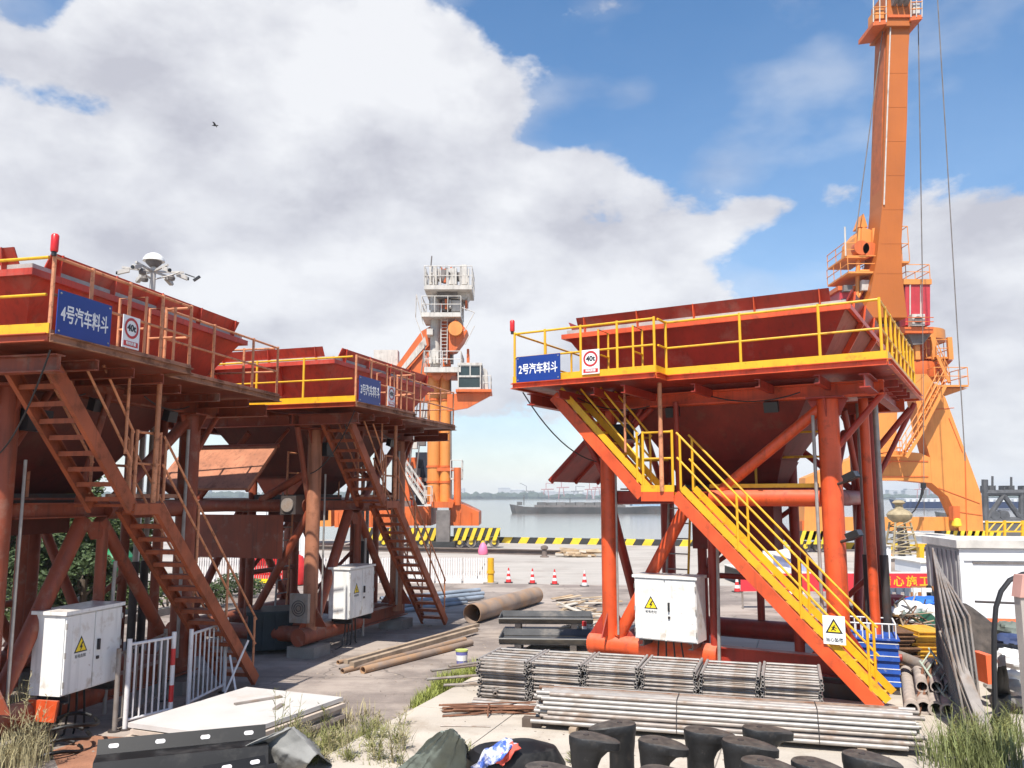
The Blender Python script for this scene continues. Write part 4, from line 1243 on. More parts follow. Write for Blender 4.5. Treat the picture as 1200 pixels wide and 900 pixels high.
rs = thing('red_sack', 'bright red float standing beside the barrier behind the middle column', 'float', G(348, 686))
MB().lathe((0, 0, 0), [(0, 0), (.3, .05), (.4, .4), (.33, .8), (.2, 1.1), (0, 1.2)], 14).build('bag', barrier_r, rs)
MB().tube((0, 0, 1.18), (0, 0, 1.3), .05, 8).build('neck', barrier_r, rs)
# quay edge: striped kerb, rails, bollard, pink bag
kerb_y = mat('kerb_yellow', (.72, .50, .03), .6, var=.15)
kerb_k = mat('kerb_black', (.03, .03, .03), .7)
qk = thing('quay_kerb', 'yellow and black striped kerb along the edge of the quay', 'kerb')
def qpt(x, off=0.0, z=0.0):
    return Vector((x, q_at(x) - .5 + off, z))
for i in range(72):
    x0 = -7 + i * .62
    a, b = qpt(x0), qpt(x0 + .618)
    s = Vector((.24, -.08, 0))
    w_ = Vector((0, .45, 0))
    MB().add([a, b, b + w_, a + w_, a + s + Vector((0, 0, .42)), b + s + Vector((0, 0, .42)), b + s + w_ + Vector((0, 0, .42)), a + s + w_ + Vector((0, 0, .42))],
             [(0, 1, 2, 3), (4, 7, 6, 5), (0, 4, 5, 1), (1, 5, 6, 2), (2, 6, 7, 3), (3, 7, 4, 0)]).build('kerb_block', kerb_k if i % 2 else kerb_y, qk, False)
rail_m = mat('crane_rail', (.16, .12, .10), .7, var=.3)
for k, (yo, lab) in enumerate(((-12.0, 'dark steel girder lying along the quay before the left crane'), (-8.5, 'crane rail on the quay under the left crane'))):
    a, b = qpt(-16, yo, .16 if k == 0 else .05), qpt(3.1 if k == 0 else 1, yo, .16 if k == 0 else .05)
    tag(MB().ibeam(a, b, .3, .3 if k == 0 else .1, .05).build('quay_girder', rail_m), lab, 'girder' if k == 0 else 'rail')
p = G(638, 653)
qb = thing('quay_bollard', 'small dark bollard at the end of the quay girder', 'bollard', p)
MB().lathe((0, 0, 0), [(.25, 0), (.25, .05), (.16, .08), (.13, .42)], 14).build('column', rail_m, qb)
MB().lathe((0, 0, .42), [(.13, 0), (.22, .06), (.2, .18), (.1, .24), (.0, .25)], 14).build('cap', rail_m, qb)
p = G(566, 650)
tag(MB().lathe(p, [(0, 0), (.26, .02), (.30, .2), (.24, .42), (.16, .62), (.04, .72)], 12).build('pink_bag', mat('pink_bag', (.80, .17, .30), .6, var=.2, bump=.5, bump_scale=3)), 'bright pink bag standing on the quay beside the girder', 'bag')

# ------------------------------------------------------------------ portal cranes on the quay
crane_y = mat('crane_amber', (0.68, 0.255, 0.055), .5, streak=.22, var=.12, stain=(.45, .12, .03), stain_amt=.4, stain_scale=.6, coord='Object', scale=.5)
crane_o = mat('crane_orange', (0.60, 0.125, 0.025), .5, streak=.5, var=.2, stain=RUST, stain_amt=.4, scale=.6, stain_scale=.8, thresh=.62)
boom_m = mat('boom_orange', (0.43, 0.115, 0.014), .5, streak=.1, var=.12, scale=.3)
crane_white = mat('crane_white', (0.52, 0.485, 0.44), .6, streak=.5, var=.15, stain=RUST, stain_amt=.5, stain_scale=1.5, thresh=.62)
house_red = mat('house_red', (0.46, 0.035, 0.045), .45, streak=.15, var=.12)
glass_dark = mat('glass_dark', (0.02, 0.035, 0.035), .08, spec=.8)
steel_far = mat('steel_far', (0.16, 0.14, 0.13), .7, var=.3)

def outline(name, px, y, depth, m_, parent=None):
    """A welded box member: outline at distance y, with real depth behind it."""
    return MB().prism([DP(u, v, y) for u, v in px], (0, depth, 0)).build(name, m_, parent, False)
def cbox(name, u0, v0, u1, v1, y, depth, m_, parent=None):
    return outline(name, [(u0, v0), (u1, v0), (u1, v1), (u0, v1)], y, depth, m_, parent)
def ctube(name, a, b, y, r, m_, parent=None, n=10, y2=None):
    return MB().tube(DP(a[0], a[1], y), DP(b[0], b[1], y2 or y), r, n).build(name, m_, parent)
def grail(pts, h, m_, parent, y_off=0, r=.035, nm='guard_rail', n_between=1):
    """Railing along 3-D points."""
    pts = [Vector(p) for p in pts]
    top = MB().path([p + Vector((0, 0, h)) for p in pts], r, 6).build(nm, m_, parent)
    return top
def gallery(u0, u1, v, y, depth, m_, parent, h=1.05, step=1.1, t=.12, rail_m_=None):
    """A platform with rails round it."""
    a, b = DP(u0, v, y), DP(u1, v, y)
    b.z = a.z
    pl = MB().prism([a, b, b + Vector((0, depth, 0)), a + Vector((0, depth, 0))], (0, 0, -t)).build('platform', m_, parent, False)
    loop = [a + Vector((0, depth, 0)), a, b, b + Vector((0, depth, 0))]
    for hh in (h, h * .5):
        MB().path([p + Vector((0, 0, hh)) for p in loop], .03, 6).build('guard_rail', rail_m_ or m_, pl)
    post = MB().tube((0, 0, 0), (0, 0, h), .03, 6).mesh('post', rail_m_ or m_)
    for p, q in zip(loop, loop[1:]):
        n = max(1, int((q - p).length / step))
        for i in range(n + (1 if q == loop[-1] else 0)):
            put('post', post, pl, p.lerp(q, i / n))
    return pl
def stair_run(p, q, w, m_, parent, n=8, rail=True):
    """An outdoor crane stair between two points: two stringers with treads and rails."""
    p, q = Vector(p), Vector(q)
    wv = Vector((0, w, 0))
    tread = MB().box(-.12, .12, 0, w, -.02, .02).mesh('tread', m_)
    for k in (0, 1):
        s = MB().beam(p + wv * k, q + wv * k, .05, .2).build('stair_stringer', m_, parent)
        if k == 0:
            for i in range(n):
                put('tread', tread, s, p.lerp(q, (i + .5) / n))
        if rail:
            for h in (1.0, .5):
                MB().tube(p + wv * k + Vector((0, 0, h)), q + wv * k + Vector((0, 0, h)), .03, 6).build('handrail', m_, s)
            for i in range(4):
                r_ = p.lerp(q, i / 3) + wv * k
                MB().tube(r_, r_ + Vector((0, 0, 1)), .025, 6).build('post', m_, s)
def ladder(p, q, w, m_, parent, n=10):
    p, q = Vector(p), Vector(q)
    wv = Vector((w, 0, 0))
    l_ = MB().tube(p, q, .035, 6).build('ladder_rail', m_, parent)
    MB().tube(p + wv, q + wv, .035, 6).build('ladder_rail', m_, parent)
    for i in range(n):
        r_ = p.lerp(q, (i + .5) / n)
        MB().tube(r_, r_ + wv, .025, 6).build('rung', m_, l_)
def bogie(c, L_, parent, n=4):
    """Travel bogie: striped guard beam over a row of wheels."""
    c = Vector(c)
    k = int(L_ / .45)
    b = MB().box(c.x - L_ / 2, c.x + L_ / 2, c.y, c.y + .9, .75, 1.3).build('bogie_beam', kerb_k, parent)
    for i in range(k):
        x0 = c.x - L_ / 2 + L_ * i / k
        w = L_ / k * .5
        MB().prism([(x0, c.y - .06, .5), (x0 + w, c.y - .06, .5), (x0 + w + .3, c.y - .06, 1.32), (x0 + .3, c.y - .06, 1.32)], (0, .058, 0)).build('stripe', kerb_y, b, False)
    for i in range(n):
        x = c.x - L_ / 2 + L_ * (i + .5) / n
        w_ = MB().tube((x, c.y + .15, .36), (x, c.y + .65, .36), .34, 16).build('wheel', steel_far, parent)
        MB().tube((x, c.y + .05, .36), (x, c.y + .149, .36), .14, 10).build('hub', kerb_y, w_)
    return b

# right crane
YR = 52.0
CR = thing('portal_crane', 'amber portal crane with tall orange boom behind the right hopper', 'crane', (0, 0, 0))
for dy, nm in ((0, 'front'), (8.5, 'rear')):
    y = YR + dy
    outline('portal_leg', [(1086, 438), (1108, 466), (1128, 520), (1150, 580), (1153, 630), (1125, 630), (1122, 606), (1111, 582), (1092, 566), (1090, 536), (1079, 498), (1070, 452)], y, 1.2, crane_y, CR)
    outline('portal_leg', [(1069.5, 452), (1052, 470), (1050, 528), (1020, 535), (1003, 535), (1020, 500), (1030, 440), (1085.5, 438)], y, 1.2, crane_y, CR)
    outline('portal_beam', [(1089.8, 536), (1091.8, 566), (1060, 563), (1005, 563), (985, 568), (968, 585), (964, 632), (942, 632), (944, 560), (1002.8, 535.2), (1050, 528.3), (1079, 531)], y, 1.2, crane_y, CR)
cbox('sill_beam', 964.2, 606, 1124, 622, YR + .2, .8, crane_y, CR)
for v in (540, 558):
    cbox('seam', 1006, v, 1088, v + 1.2, YR - .04, .038, crane_o, CR)
ctube('seam', (1131, 530), (1133, 628), YR - .02, .03, crane_o, CR)
outline('gusset_plate', [(1012, 540), (1046, 540), (1030, 556)], YR - .06, .055, crane_o, CR)
for u in (953, 1139):
    c = DP(u, 640, YR)
    bogie((c.x, c.y, 0), 3.6, CR)
    MB().box(c.x - .6, c.x + .6, c.y + .05, c.y + .85, 1.302, 1.9).build('bogie_pivot', crane_o, CR)
for k, (u, v) in enumerate(((1050, 545), (1092, 590))):
    pass
# slewing ring and column
cc = DP(1066, 436, YR + 4.8)
MB().lathe((cc.x, cc.y, cc.z - .6), [(2.2, 0), (2.3, .4), (2.3, 1.0), (1.7, 1.05), (1.7, 2.6)], 24).build('slewing_ring', crane_o, CR)
MB().lathe((cc.x, cc.y, cc.z + 2.01), [(2.35, 0), (2.35, .7)], 24).build('slewing_ring', crane_y, CR)
for dx in (-1.6, -.5, .6, 1.7):
    MB().box(cc.x + dx - .15, cc.x + dx + .15, cc.y - 2.34, cc.y - 2.1, cc.z + .5, cc.z + 2.0).build('ring_bracket', crane_y, CR)
# machine house
hy = YR + 2.2
cbox('house_wall', 1061, 333, 1090, 381, hy, 6.0, house_red, CR)
cbox('house_wall', 984, 340, 1022, 384, hy, 6.0, house_red, CR)
cbox('house_roof', 1059, 327, 1092, 333, hy - .1, 6.2, crane_y, CR)
cbox('house_roof', 982, 335, 1023, 340, hy - .1, 6.2, crane_o, CR)
cbox('house_floor', 980, 383, 1094, 390, hy - .4, 6.6, crane_o, CR)
for u in (1066.5, 1079):
    ctube('corner_strip', (u, 333), (u, 381), hy - .03, .05, crane_white, CR)
ac = cbox('air_conditioner', 1069, 368, 1084, 381.5, hy - .6, .55, crane_white, CR)
c = DP(1076, 375, hy - .62)
MB().tube(c, c + Vector((0, -.04, 0)), .26, 14).build('fan_grille', steel_far, ac)
cbox('window_band', 986, 350, 998, 362, hy - .04, .035, glass_dark, CR)
for v in (372, 377):
    ctube('guard_rail', (1060, v), (1094, v), hy - .7, .03, crane_o, CR)
outline('house_underbody', [(1064, 390.5), (1092, 390.5), (1082, 403), (1070, 404)], hy, 4, steel_far, CR)
# boom: box girder flared at the foot, narrow at the head, with side plate thickness
by = YR + 1.0
outline('boom', [(1010, 372), (1020, 345), (1028, 300), (1034, 240), (1037, 140), (1039.5, 60), (1040.5, 30), (1066.5, 30), (1064.5, 60), (1063, 140), (1059, 240), (1056, 290), (1058, 330), (1063, 372)], by, 2.0, boom_m, CR)
outline('boom_side_rail', [(1026, 300), (1032, 240), (1033.5, 140), (1036.5, 60), (1038, 33), (1040, 33), (1039, 60), (1036.4, 140), (1033.4, 240), (1027.5, 300)], by + .3, 1.4, mat('boom_shade', (.42, .10, .02), .55, var=.2), CR)
ctube('boom_pipe', (1036, 240), (1043.5, 32), by - .06, .05, crane_white, CR, 8)
hd = outline('boom_head', [(1038, 30), (1040, 4), (1040, -14), (1068, -14), (1069, 8), (1068, 30)], by - .3, 2.6, boom_m, CR)
cbox('head_band', 1041, 17, 1067, 20, by - .42, .11, crane_o, hd)
for u in (1046, 1053, 1060):
    c = DP(u, 0, by - .3)
    MB().tube(c + Vector((-.12, -.15, 0)), c + Vector((.12, -.15, 0)), .5, 16).build('sheave', steel_far, hd)
for (a, b, v0) in ((1023, 1039, 30), (1067, 1081, 24)):
    pl = outline('head_platform', [(a, v0), (b, v0 - 2), (b, v0 - 7), (a, v0 - 5)], by - .5, 2.4, crane_o, CR)
    for v in (v0 - 14, v0 - 22, v0 - 32):
        ctube('guard_rail', (a, v + 1), (b, v), by - .5, .045, crane_y, pl, 6)
    for u in (a + .5, (a + b) / 2, b - .5):
        ctube('post', (u, v0 - 4), (u, v0 - 34), by - .5, .04, crane_white, pl, 6)
    cbox('side_box', a + 3, v0 - 20, b - 3, v0 - 8, by - .1, 1.2, crane_y if a < 1040 else crane_white, pl)
for k, (a, b) in enumerate([((1035, 32), (1003, 274)), ((1076, 22), (1081, 330))]):
    ctube('hoist_cable', a, b, by + .4, .035, steel_far, CR, 6)
ctube('hoist_cable', (1097, -30), (1131, 540), YR - 6, .035, steel_far, CR, 6)
ctube('hoist_cable', (1081, 330), (1083, 604), YR - 1, .02, steel_far, CR, 6)
for v in (85, 125, 165, 205, 245, 285, 320):
    u0 = 1038.5 - (v - 60) * .025 - (max(0, v - 270) * .12)
    u1 = 1064.2 - (v - 60) * .022
    cbox('weld_seam', u0 + .5, v, u1 - .5, v + .7, by - .012, .011, boom_m, CR)
for (a, b) in (((1112, 490), (1128, 530)), ((1100, 572), (1148, 590)), ((1092, 480), (1118, 478)), ((1124, 600), (1151, 604))):
    ctube('weld_seam', a, b, YR - .01, .03, crane_o, CR, 6)
# a-frame tower left of the boom
for u in (1003, 1026):
    ctube('tower_leg', (u, 384), (u + (4 if u < 1010 else -2), 268), YR + 2, .14, crane_y, CR)
    ctube('tower_leg', (u, 384), (u + (4 if u < 1010 else -2), 268), YR + 4.5, .14, crane_y, CR)
ctube('tower_brace', (1003, 352), (1026, 318), YR + 2, .12, crane_y, CR)
ctube('tower_brace', (1026, 352), (1004, 384), YR + 2, .12, crane_y, CR)
ctube('tower_brace', (1005, 318), (1026, 318), YR + 2, .12, crane_y, CR)
gallery(994, 1030, 318, YR + 1.2, 3.6, crane_y, CR)
gallery(990, 1018, 300, YR + 1.6, 3.0, crane_y, CR, .9)
outline('tower_head', [(1000, 300), (1002, 278), (1012, 266), (1022, 270), (1026, 300)], YR + 2.2, 2.2, crane_y, CR)
outline('tower_head', [(1006, 266), (1012, 250), (1017, 266)], YR + 2.6, 1.0, crane_y, CR)
ctube('lamp_mast', (991, 300), (990, 266), YR + 1.6, .06, crane_white, CR)
for (u, v) in ((1010, 290), (1020, 292)):
    c = DP(u, v, YR + 1.5)
    MB().tube(c, c + Vector((0, .6, 0)), .5, 16).build('sheave', crane_o, CR)
cbox('winch_box', 1010, 328, 1024, 340, YR + 1.6, 1.5, crane_white, CR)
cbox('winch_box', 989, 334, 999, 341, YR + 1.8, 1.2, steel_far, CR)
gallery(1056, 1066, 306, YR + 1.8, 1.0, crane_y, CR, 2.4)
gallery(1062, 1090, 327, hy + .1, 4, crane_y, CR, 1.0, 2)
# galleries and stairs on the right side
gallery(1086, 1117, 418, YR + 2.6, 2.2, crane_y, CR, 1.15)
gallery(1096, 1135, 451, YR + 1.6, 2.2, crane_y, CR, 1.15)
outline('gallery_bracket', [(1096, 455), (1134, 455), (1108, 464)], YR + 2, .3, crane_y, CR)
outline('gallery_bracket', [(1083, 422), (1117, 422), (1105, 434), (1084, 436)], YR + 3, 1.2, crane_o, CR)
stair_run(DP(1098, 416, YR + 2.2), DP(1113, 449, YR + 2.2), .8, crane_y, CR)
stair_run(DP(1108, 452, YR - .9), DP(1083, 500, YR - .9), .75, crane_y, CR, 10)
stair_run(DP(1084, 500, YR - .9), DP(1062, 536, YR - .9), .75, crane_y, CR, 10)
gallery(1004, 1058, 533, YR - .8, .75, crane_y, CR, .9, 1.0, .1)
# leg fittings
cbox('cable_reel_box', 1117, 593, 1125, 610, YR - .5, .48, crane_o, CR)
c = DP(1121, 612, YR - .4)
MB().lathe((c.x, c.y, c.z - .3), [(.12, 0), (.3, .1), (.22, .5), (.1, .55)], 12).build('bell', kerb_y, CR)
ctube('signal_cable', (1082, 566), (1082, 572), YR - .9, .16, black_plastic, CR)
q = [DP(1082, 572, YR - .9), DP(1079, 584, YR - .9), DP(1072, 598, YR - .9), DP(1064, 606, YR - .9), DP(1056, 608, YR - .9)]
MB().path(q, [.12, .07, .04, .04, .04], 6).build('signal_cable', black_plastic, CR)

# left crane
YL = 57.0
CL = thing('portal_crane', 'older orange and white portal crane behind the middle hopper', 'crane', (0, 0, 0))
outline('base_housing', [(526, 584), (545, 592), (561, 600), (561, 616), (526, 616)], YL, 5, crane_o, CL)
outline('base_housing', [(462, 594), (505, 594), (505, 616), (462, 616)], YL + .5, 5, crane_o, CL)
cbox('base_housing', 392, 596, 458, 618, YL + 1, 5, crane_o, CL)
for u in range(396, 560, 13):
    ctube('stiffener', (u, 601), (u, 616), YL - .02, .07, crane_o, CL, 6)
cbox('base_housing', 330, 598, 388, 617, YL + 2, 5, crane_y, CL)
cbox('equipment_box', 468, 560, 480, 592, YL + 2, 2, crane_o, CL)
cbox('equipment_box', 487, 530, 500, 592, YL + 3, 2.5, mat('dark_blue_paint', (.015, .02, .035), .5), CL)
cbox('equipment_box', 477, 536, 488, 566, YL + 2.5, 2, crane_o, CL)
for (u0, u1) in ((418, 470), (478, 522), (532, 586)):
    a, b = DP(u0, 640, YL), DP(u1, 640, YL)
    bogie(((a.x + b.x) / 2, YL - .5, 0), b.x - a.x, CL, 4)
c = DP(519, 640, YL - 1)
MB().box(c.x - .45, c.x + .45, YL - 1.2, YL - .4, .45, 2.5).build('corner_post', steel_far, CL)
MB().box(c.x - .8, c.x + .8, YL - 1.6, YL - .3, 0.02, .44).build('buffer', kerb_k, CL)
outline('ring_deck', [(500, 588), (532, 588), (530, 595), (502, 595)], YL - .6, 3.5, crane_o, CL)
# twin column tubes
for (u, r) in ((508, .44), (521.5, .38)):
    tb = ctube('column_tube', (u, 590), (u + .5, 434), YL + .6, r, crane_y, CL, 18)
    for v in (500, 548, 566, 470):
        a = DP(u, v, YL + .6)
        MB().tube(a, a + Vector((0, 0, .14)), r + .05, 18).build('clamp_band', crane_o, tb)
cbox('tie_plate', 503, 512, 527, 515, YL + .4, .5, crane_o, CL)
cbox('tie_plate', 512, 548, 531, 552, YL + .2, .5, crane_o, CL)
gallery(528, 541, 560, YL, 1.2, crane_white, CL, 1.2)
ctube('side_post', (536, 592), (536, 548), YL, .25, crane_o, CL)
stair_run(DP(474, 556, YL - 1), DP(497, 590, YL - 1), .8, crane_white, CL, 9)
gallery(497, 505, 591, YL - 1.1, 1, crane_white, CL, 1.2)
# main platform, upper tower
gallery(497, 540, 430, YL - .9, 3.4, crane_white, CL, 1.1, 1.0, .35)
cbox('platform_beam', 500, 433.5, 535, 440, YL - .5, 2.6, crane_o, CL)
ctube('upper_tube', (510, 430), (510.5, 345), YL + .6, .36, crane_white, CL, 16)
ctube('upper_tube', (523, 430), (523, 350), YL + 1.2, .34, crane_o, CL, 16)
ladder(DP(516, 426, YL - .2), DP(517, 370, YL - .2), .45, crane_white, CL, 14)
gallery(494, 540, 366, YL - .7, 3.2, crane_white, CL, 1.15, .9, .3)
gallery(497, 553, 334, YL - .9, 3.4, crane_white, CL, 1.35, .8, .3)
cbox('machinery', 503, 312, 512, 333, YL + .2, 1.2, crane_white, CL)
cbox('machinery', 526, 314, 535, 333, YL + .4, 1.4, crane_white, CL)
cbox('machinery', 541, 310, 547, 333, YL + .2, .9, crane_white, CL)
ctube('machinery', (517, 330), (523, 318), YL + .4, .35, steel_far, CL)
for u in (499, 508, 516, 524, 532, 540, 549):
    ctube('upright', (u, 334), (u, 311 + (u % 5)), YL - .8, .06, crane_white, CL, 6)
cbox('machinery', 512, 342, 536, 349, YL - .2, 2, steel_far, CL)
outline('machinery', [(522, 340), (552, 340), (545, 351), (528, 350)], YL, 2, crane_white, CL)
cbox('machinery', 518, 352, 528, 364, YL + .2, 1, steel_far, CL)
cbox('machinery', 529, 352, 539, 364.5, YL, 1, crane_white, CL)
ctube('antenna', (505, 312), (506, 300), YL, .05, steel_far, CL, 6)
outline('winch', [(526, 382), (534, 374), (543, 382), (548, 388), (543, 398), (534, 410), (526, 412)], YL - .3, 1.6, crane_o, CL)
c = DP(534, 386, YL - .35)
MB().tube(c, c + Vector((0, -.4, 0)), .5, 16).build('winch_drum', crane_y, CL)
cbox('tie_plate', 500, 385, 507, 392, YL - .3, 1.2, crane_white, CL)
for a, b in (((496, 380), (488, 345)), ((488, 345), (487, 372)), ((487, 372), (497, 400)), ((544, 388), (556, 366)), ((556, 366), (540, 360)), ((545, 404), (556, 382))):
    ctube('stay_rod', a, b, YL - .5, .035, crane_white, CL, 6)
# folded boom to the left
outline('boom', [(505, 382), (505, 402), (470, 442), (440, 470), (436, 462), (462, 432), (494, 388)], YL + 2, 1.6, crane_o, CL)
outline('boom_face', [(498, 394), (500, 404), (470, 438), (466, 436)], YL + 1.95, .048, crane_white, CL)
cbox('ballast_plate', 438, 410, 466, 432, YL + 3, 1.0, crane_white, CL)
outline('boom_foot', [(488, 402), (505, 402), (505, 470), (484, 470), (480, 440)], YL + 2.2, 1.2, crane_o, CL)
rr6 = random.Random(5)
for i in range(60):
    u, v = rr6.uniform(495, 548), rr6.choice((331, 363, 427)) - rr6.uniform(0, 3)
    hgt = rr6.uniform(6, 18)
    cbox('fitting', u, v - hgt, u + rr6.uniform(1.2, 3.5), v, YL + rr6.uniform(-.3, 2), .4, (crane_white, steel_far, crane_white, crane_o)[i % 4], CL)
for i in range(30):
    u, v = rr6.uniform(462, 502), rr6.uniform(470, 590)
    cbox('fitting', u, v, u + rr6.uniform(3, 9), v + rr6.uniform(4, 14), YL + rr6.uniform(1, 3), .8, (steel_far, crane_o, steel_far, crane_white)[i % 4], CL)
for a, b in (((498, 404), (478, 560)), ((500, 440), (484, 592)), ((528, 440), (529, 590))):
    ctube('cable_pipe', a, b, YL + .3, .05, steel_far, CL, 6)
# cab on its bracket
outline('cab_bracket', [(524, 462), (576, 458), (574, 464), (548, 478), (524, 482)], YL - .6, .3, crane_o, CL)
outline('cab_bracket', [(524, 462), (576, 458), (574, 464), (548, 478), (524, 482)], YL + 1.2, .3, crane_o, CL)
cbox('cab_floor', 534, 456, 576, 459, YL - 1, 2.6, crane_o, CL)
cb = cbox('cab', 537, 428, 563, 456, YL - .8, 2.2, glass_dark, CL)
for a, b in (((537, 428), (563, 428)), ((537, 455), (563, 455)), ((537, 428), (537, 456)), ((563, 428), (563, 456)), ((537, 441), (563, 441)), ((551, 428), (551, 441))):
    p, q = DP(a[0], a[1], YL - .84), DP(b[0], b[1], YL - .84)
    MB().beam(p, q, .07, .12).build('window_frame', crane_white, cb)
cbox('cab_roof', 536, 425, 565, 428, YL - .9, 2.4, crane_white, CL)
outline('cab_side', [(563.5, 429), (571, 434), (572, 456), (563.5, 456)], YL - .5, 1.6, crane_white, CL)
gallery(566, 575, 457, YL - .8, 1.8, crane_white, CL, 1.0)
for u in (512, 524):
    c = DP(u, 441, YL - .3)
    MB().tube(c, c + Vector((0, -.2, 0)), .3, 14).build('pulley', crane_o, CL)

# camera and floodlight mast behind the left hopper
ms = thing('camera_mast', 'white mast head with dome cap and a ring of cameras above the left hopper', 'camera mast', DP(178, 345, 26))
k = 26 / FPX
m_ = crane_white
ms.location.z = 0
zt = DP(178, 318, 26).z
MB().tube((0, 0, 0), (0, 0, zt + .35), .09, 12).build('pole', m_, ms)
MB().lathe((0, 0, zt + .33), [(.34, 0), (.33, .06), (.26, .18), (.13, .26), (0, .29)], 20).build('dome_cap', white_paint, ms)
MB().lathe((0, 0, zt + .14), [(.12, 0), (.24, .12), (.25, .185)], 16).build('dome_camera', steel_far, ms)
for i in range(6):
    a = i * math.pi / 3 + .35
    u = Vector((math.cos(a), math.sin(a), 0))
    ar = MB().beam(u * .08 + Vector((0, 0, zt)), u * .92 + Vector((0, 0, zt + .05)), .07, .06).build('arm', m_, ms)
    c = u * .86 + Vector((0, 0, zt - .08))
    MB().obox(c, u * .17 + Vector((0, 0, -.06)), Vector((-u.y, u.x, 0)) * .065, Vector((0, 0, .065))).build('bullet_camera', m_, ar)
    c2 = c + u * .19 + Vector((0, 0, -.066))
    MB().tube(c2 - u * .015, c2 + u * .03, .055, 10).build('lens', black_plastic, ar)
    if i % 2 == 0:
        MB().lathe((u.x * .55, u.y * .55, zt - .26), [(.0, 0), (.10, .02), (.12, .1), (.06, .2)], 12).build('speaker_horn', steel_far, ar)
for a in (0.2, 2.2, 4.3):
    u = Vector((math.cos(a), math.sin(a), 0))
    MB().path([u * .08 + Vector((0, 0, zt - .25)), u * .5 + Vector((0, 0, zt - .12)), u * .8 + Vector((0, 0, zt + .02))], .025, 6).build('strut', m_, ms)
MB().tube((.9, .3, zt), (1.2, .35, zt - .1), .02, 6).build('whip_arm', black_plastic, ms)
MB().obox((1.27, .36, zt - .14), (.1, 0, .07), (0, .04, 0), (-.02, 0, .03)).build('end_camera', black_plastic, ms)

# ------------------------------------------------------------------ right side store: skip, pipes, panels, cabin, banner
skip_b = mat('skip_blue', (0.02, 0.09, 0.42), .5, var=.2, streak=.2, stain=(.5, .5, .52), stain_amt=.5, stain_scale=9, thresh=.66)
clay = mat('clay_pipe', (0.44, 0.37, 0.32), .9, var=.25, scale=5, grain=.3, streak=.25)
ladder_g = mat('ladder_green', (0.40, 0.46, 0.38), .6, var=.2)
formy = mat('form_yellow', (0.62, 0.34, 0.03), .6, var=.35, scale=6, stain=(.2, .1, .04), stain_amt=.6, stain_scale=6)
net_m = mat('wire_grey', (0.17, 0.165, 0.16), .55, metal=.3, var=.3)
sack_w = mat('sack_white', (0.70, 0.70, 0.68), .85, var=.12, bump=.4, bump_scale=10)
dome_w = mat('cabin_white', (0.72, 0.73, 0.74), .5, var=.05, streak=.08)
orange2 = mat('orange_pipe', (0.78, 0.13, 0.04), .45, var=.15)
# blue skip with a white wire top
a, b = G(990, 810, SZ), G(1056, 815, SZ)
ang = math.atan2(b.y - a.y, b.x - a.x)
W_ = (b - a).length
sk2 = thing('blue_skip', 'blue ribbed box with white wire top behind the yellow stair foot', 'skip', a, ang)
MB().box(0, W_, 0, .8, .12, .86).build('body', skip_b, sk2)
for z in (.17, .37, .57, .77):
    r_ = MB().box(-.012, W_ + .012, -.035, -.002, z - .035, z + .035).build('rib', skip_b, sk2)
    MB().box(-.01, W_ + .01, -.04, -.0355, z + .036, z + .05).build('rib_edge', sack_w, r_)
MB().box(-.03, W_ + .03, -.05, .83, .862, .89).build('rim', skip_b, sk2)
for x in (.06, W_ - .06):
    for y in (.06, .74):
        MB().box(x - .05, x + .05, y - .05, y + .05, 0, .118).build('foot', dark_steel, sk2)
for y in (.02, .78):
    MB().tube((0.02, y, 1.12), (W_ - .02, y, 1.12), .014, 6).build('wire_rail', sack_w, sk2)
    for i in range(9):
        x = .02 + (W_ - .04) * i / 8
        MB().tube((x, y, .89), (x, y, 1.12), .011, 6).build('wire', sack_w, sk2)
for x in (.02, W_ - .02):
    MB().tube((x, .02, 1.12), (x, .78, 1.12), .014, 6).build('wire_rail', sack_w, sk2)
# clay coloured pipes lying towards us
bk_, fr_ = G(1062, 793, SZ), G(1071, 842, SZ)
dv = (fr_ - bk_)
for i in range(6):
    p, q = G(1062 + i * 13, 793 + i, SZ), G(1069 + i * 14.2, 838 + i * .9 + rng(-2, 2), SZ)
    r = .098
    p.z = q.z = SZ + r + .002
    t = thing('clay_pipe', 'pale clay pipe lying end on, %s from the blue box' % ['first', 'second', 'third', 'fourth', 'fifth', 'sixth'][i], 'pipe', (0, 0, 0), 0, 'clay pipes in a row')
    MB().hollow(p, q, r, .016, 16).build('pipe_wall', clay, t)
    d_ = (q - p).normalized()
    MB().hollow(q - d_ * .14, q - d_ * .002, r + .012, .012, 16).build('socket', clay, t)
for i in range(3):
    p, q = G(1075 + i * 16, 783, SZ + .2), G(1081 + i * 17, 812, SZ + .2)
    p.z = q.z = SZ + .29
    tag(MB().hollow(p, q, .09, .016, 16).build('clay_pipe', clay), 'pale clay pipe in the upper layer of the row, %s' % ['left', 'middle', 'right'][i], 'pipe', 'clay pipes in a row')
# pale green steel ladder leaning over the pipes
p0, p1 = G(1078, 775, SZ + .5), G(1122, 838, SZ + .05)
lg = thing('green_ladder', 'pale green steel ladder thrown across the clay pipes', 'ladder')
side = Vector((.30, .28, .16))
for k in (0, 1):
    MB().tube(p0 + side * k, p1 + side * k, .018, 8).build('ladder_side', ladder_g, lg)
rg = None
for i in range(7):
    c = p0.lerp(p1, (i + .4) / 7)
    MB().tube(c, c + side, .012, 6).build('rung', ladder_g, lg)
for k, (u0, v0, z0, u1, v1, z1) in enumerate([(1094, 774, .5, 1076, 838, .02), (1082, 780, .45, 1074, 832, .05)]):
    tag(MB().tube(G(u0, v0, SZ + z0), G(u1, v1, SZ + z1), .022, 8).build('rusty_tube', rust_m), 'rusty tube leaning on the clay pipes, ' + ('front' if k == 0 else 'rear'), 'tube')
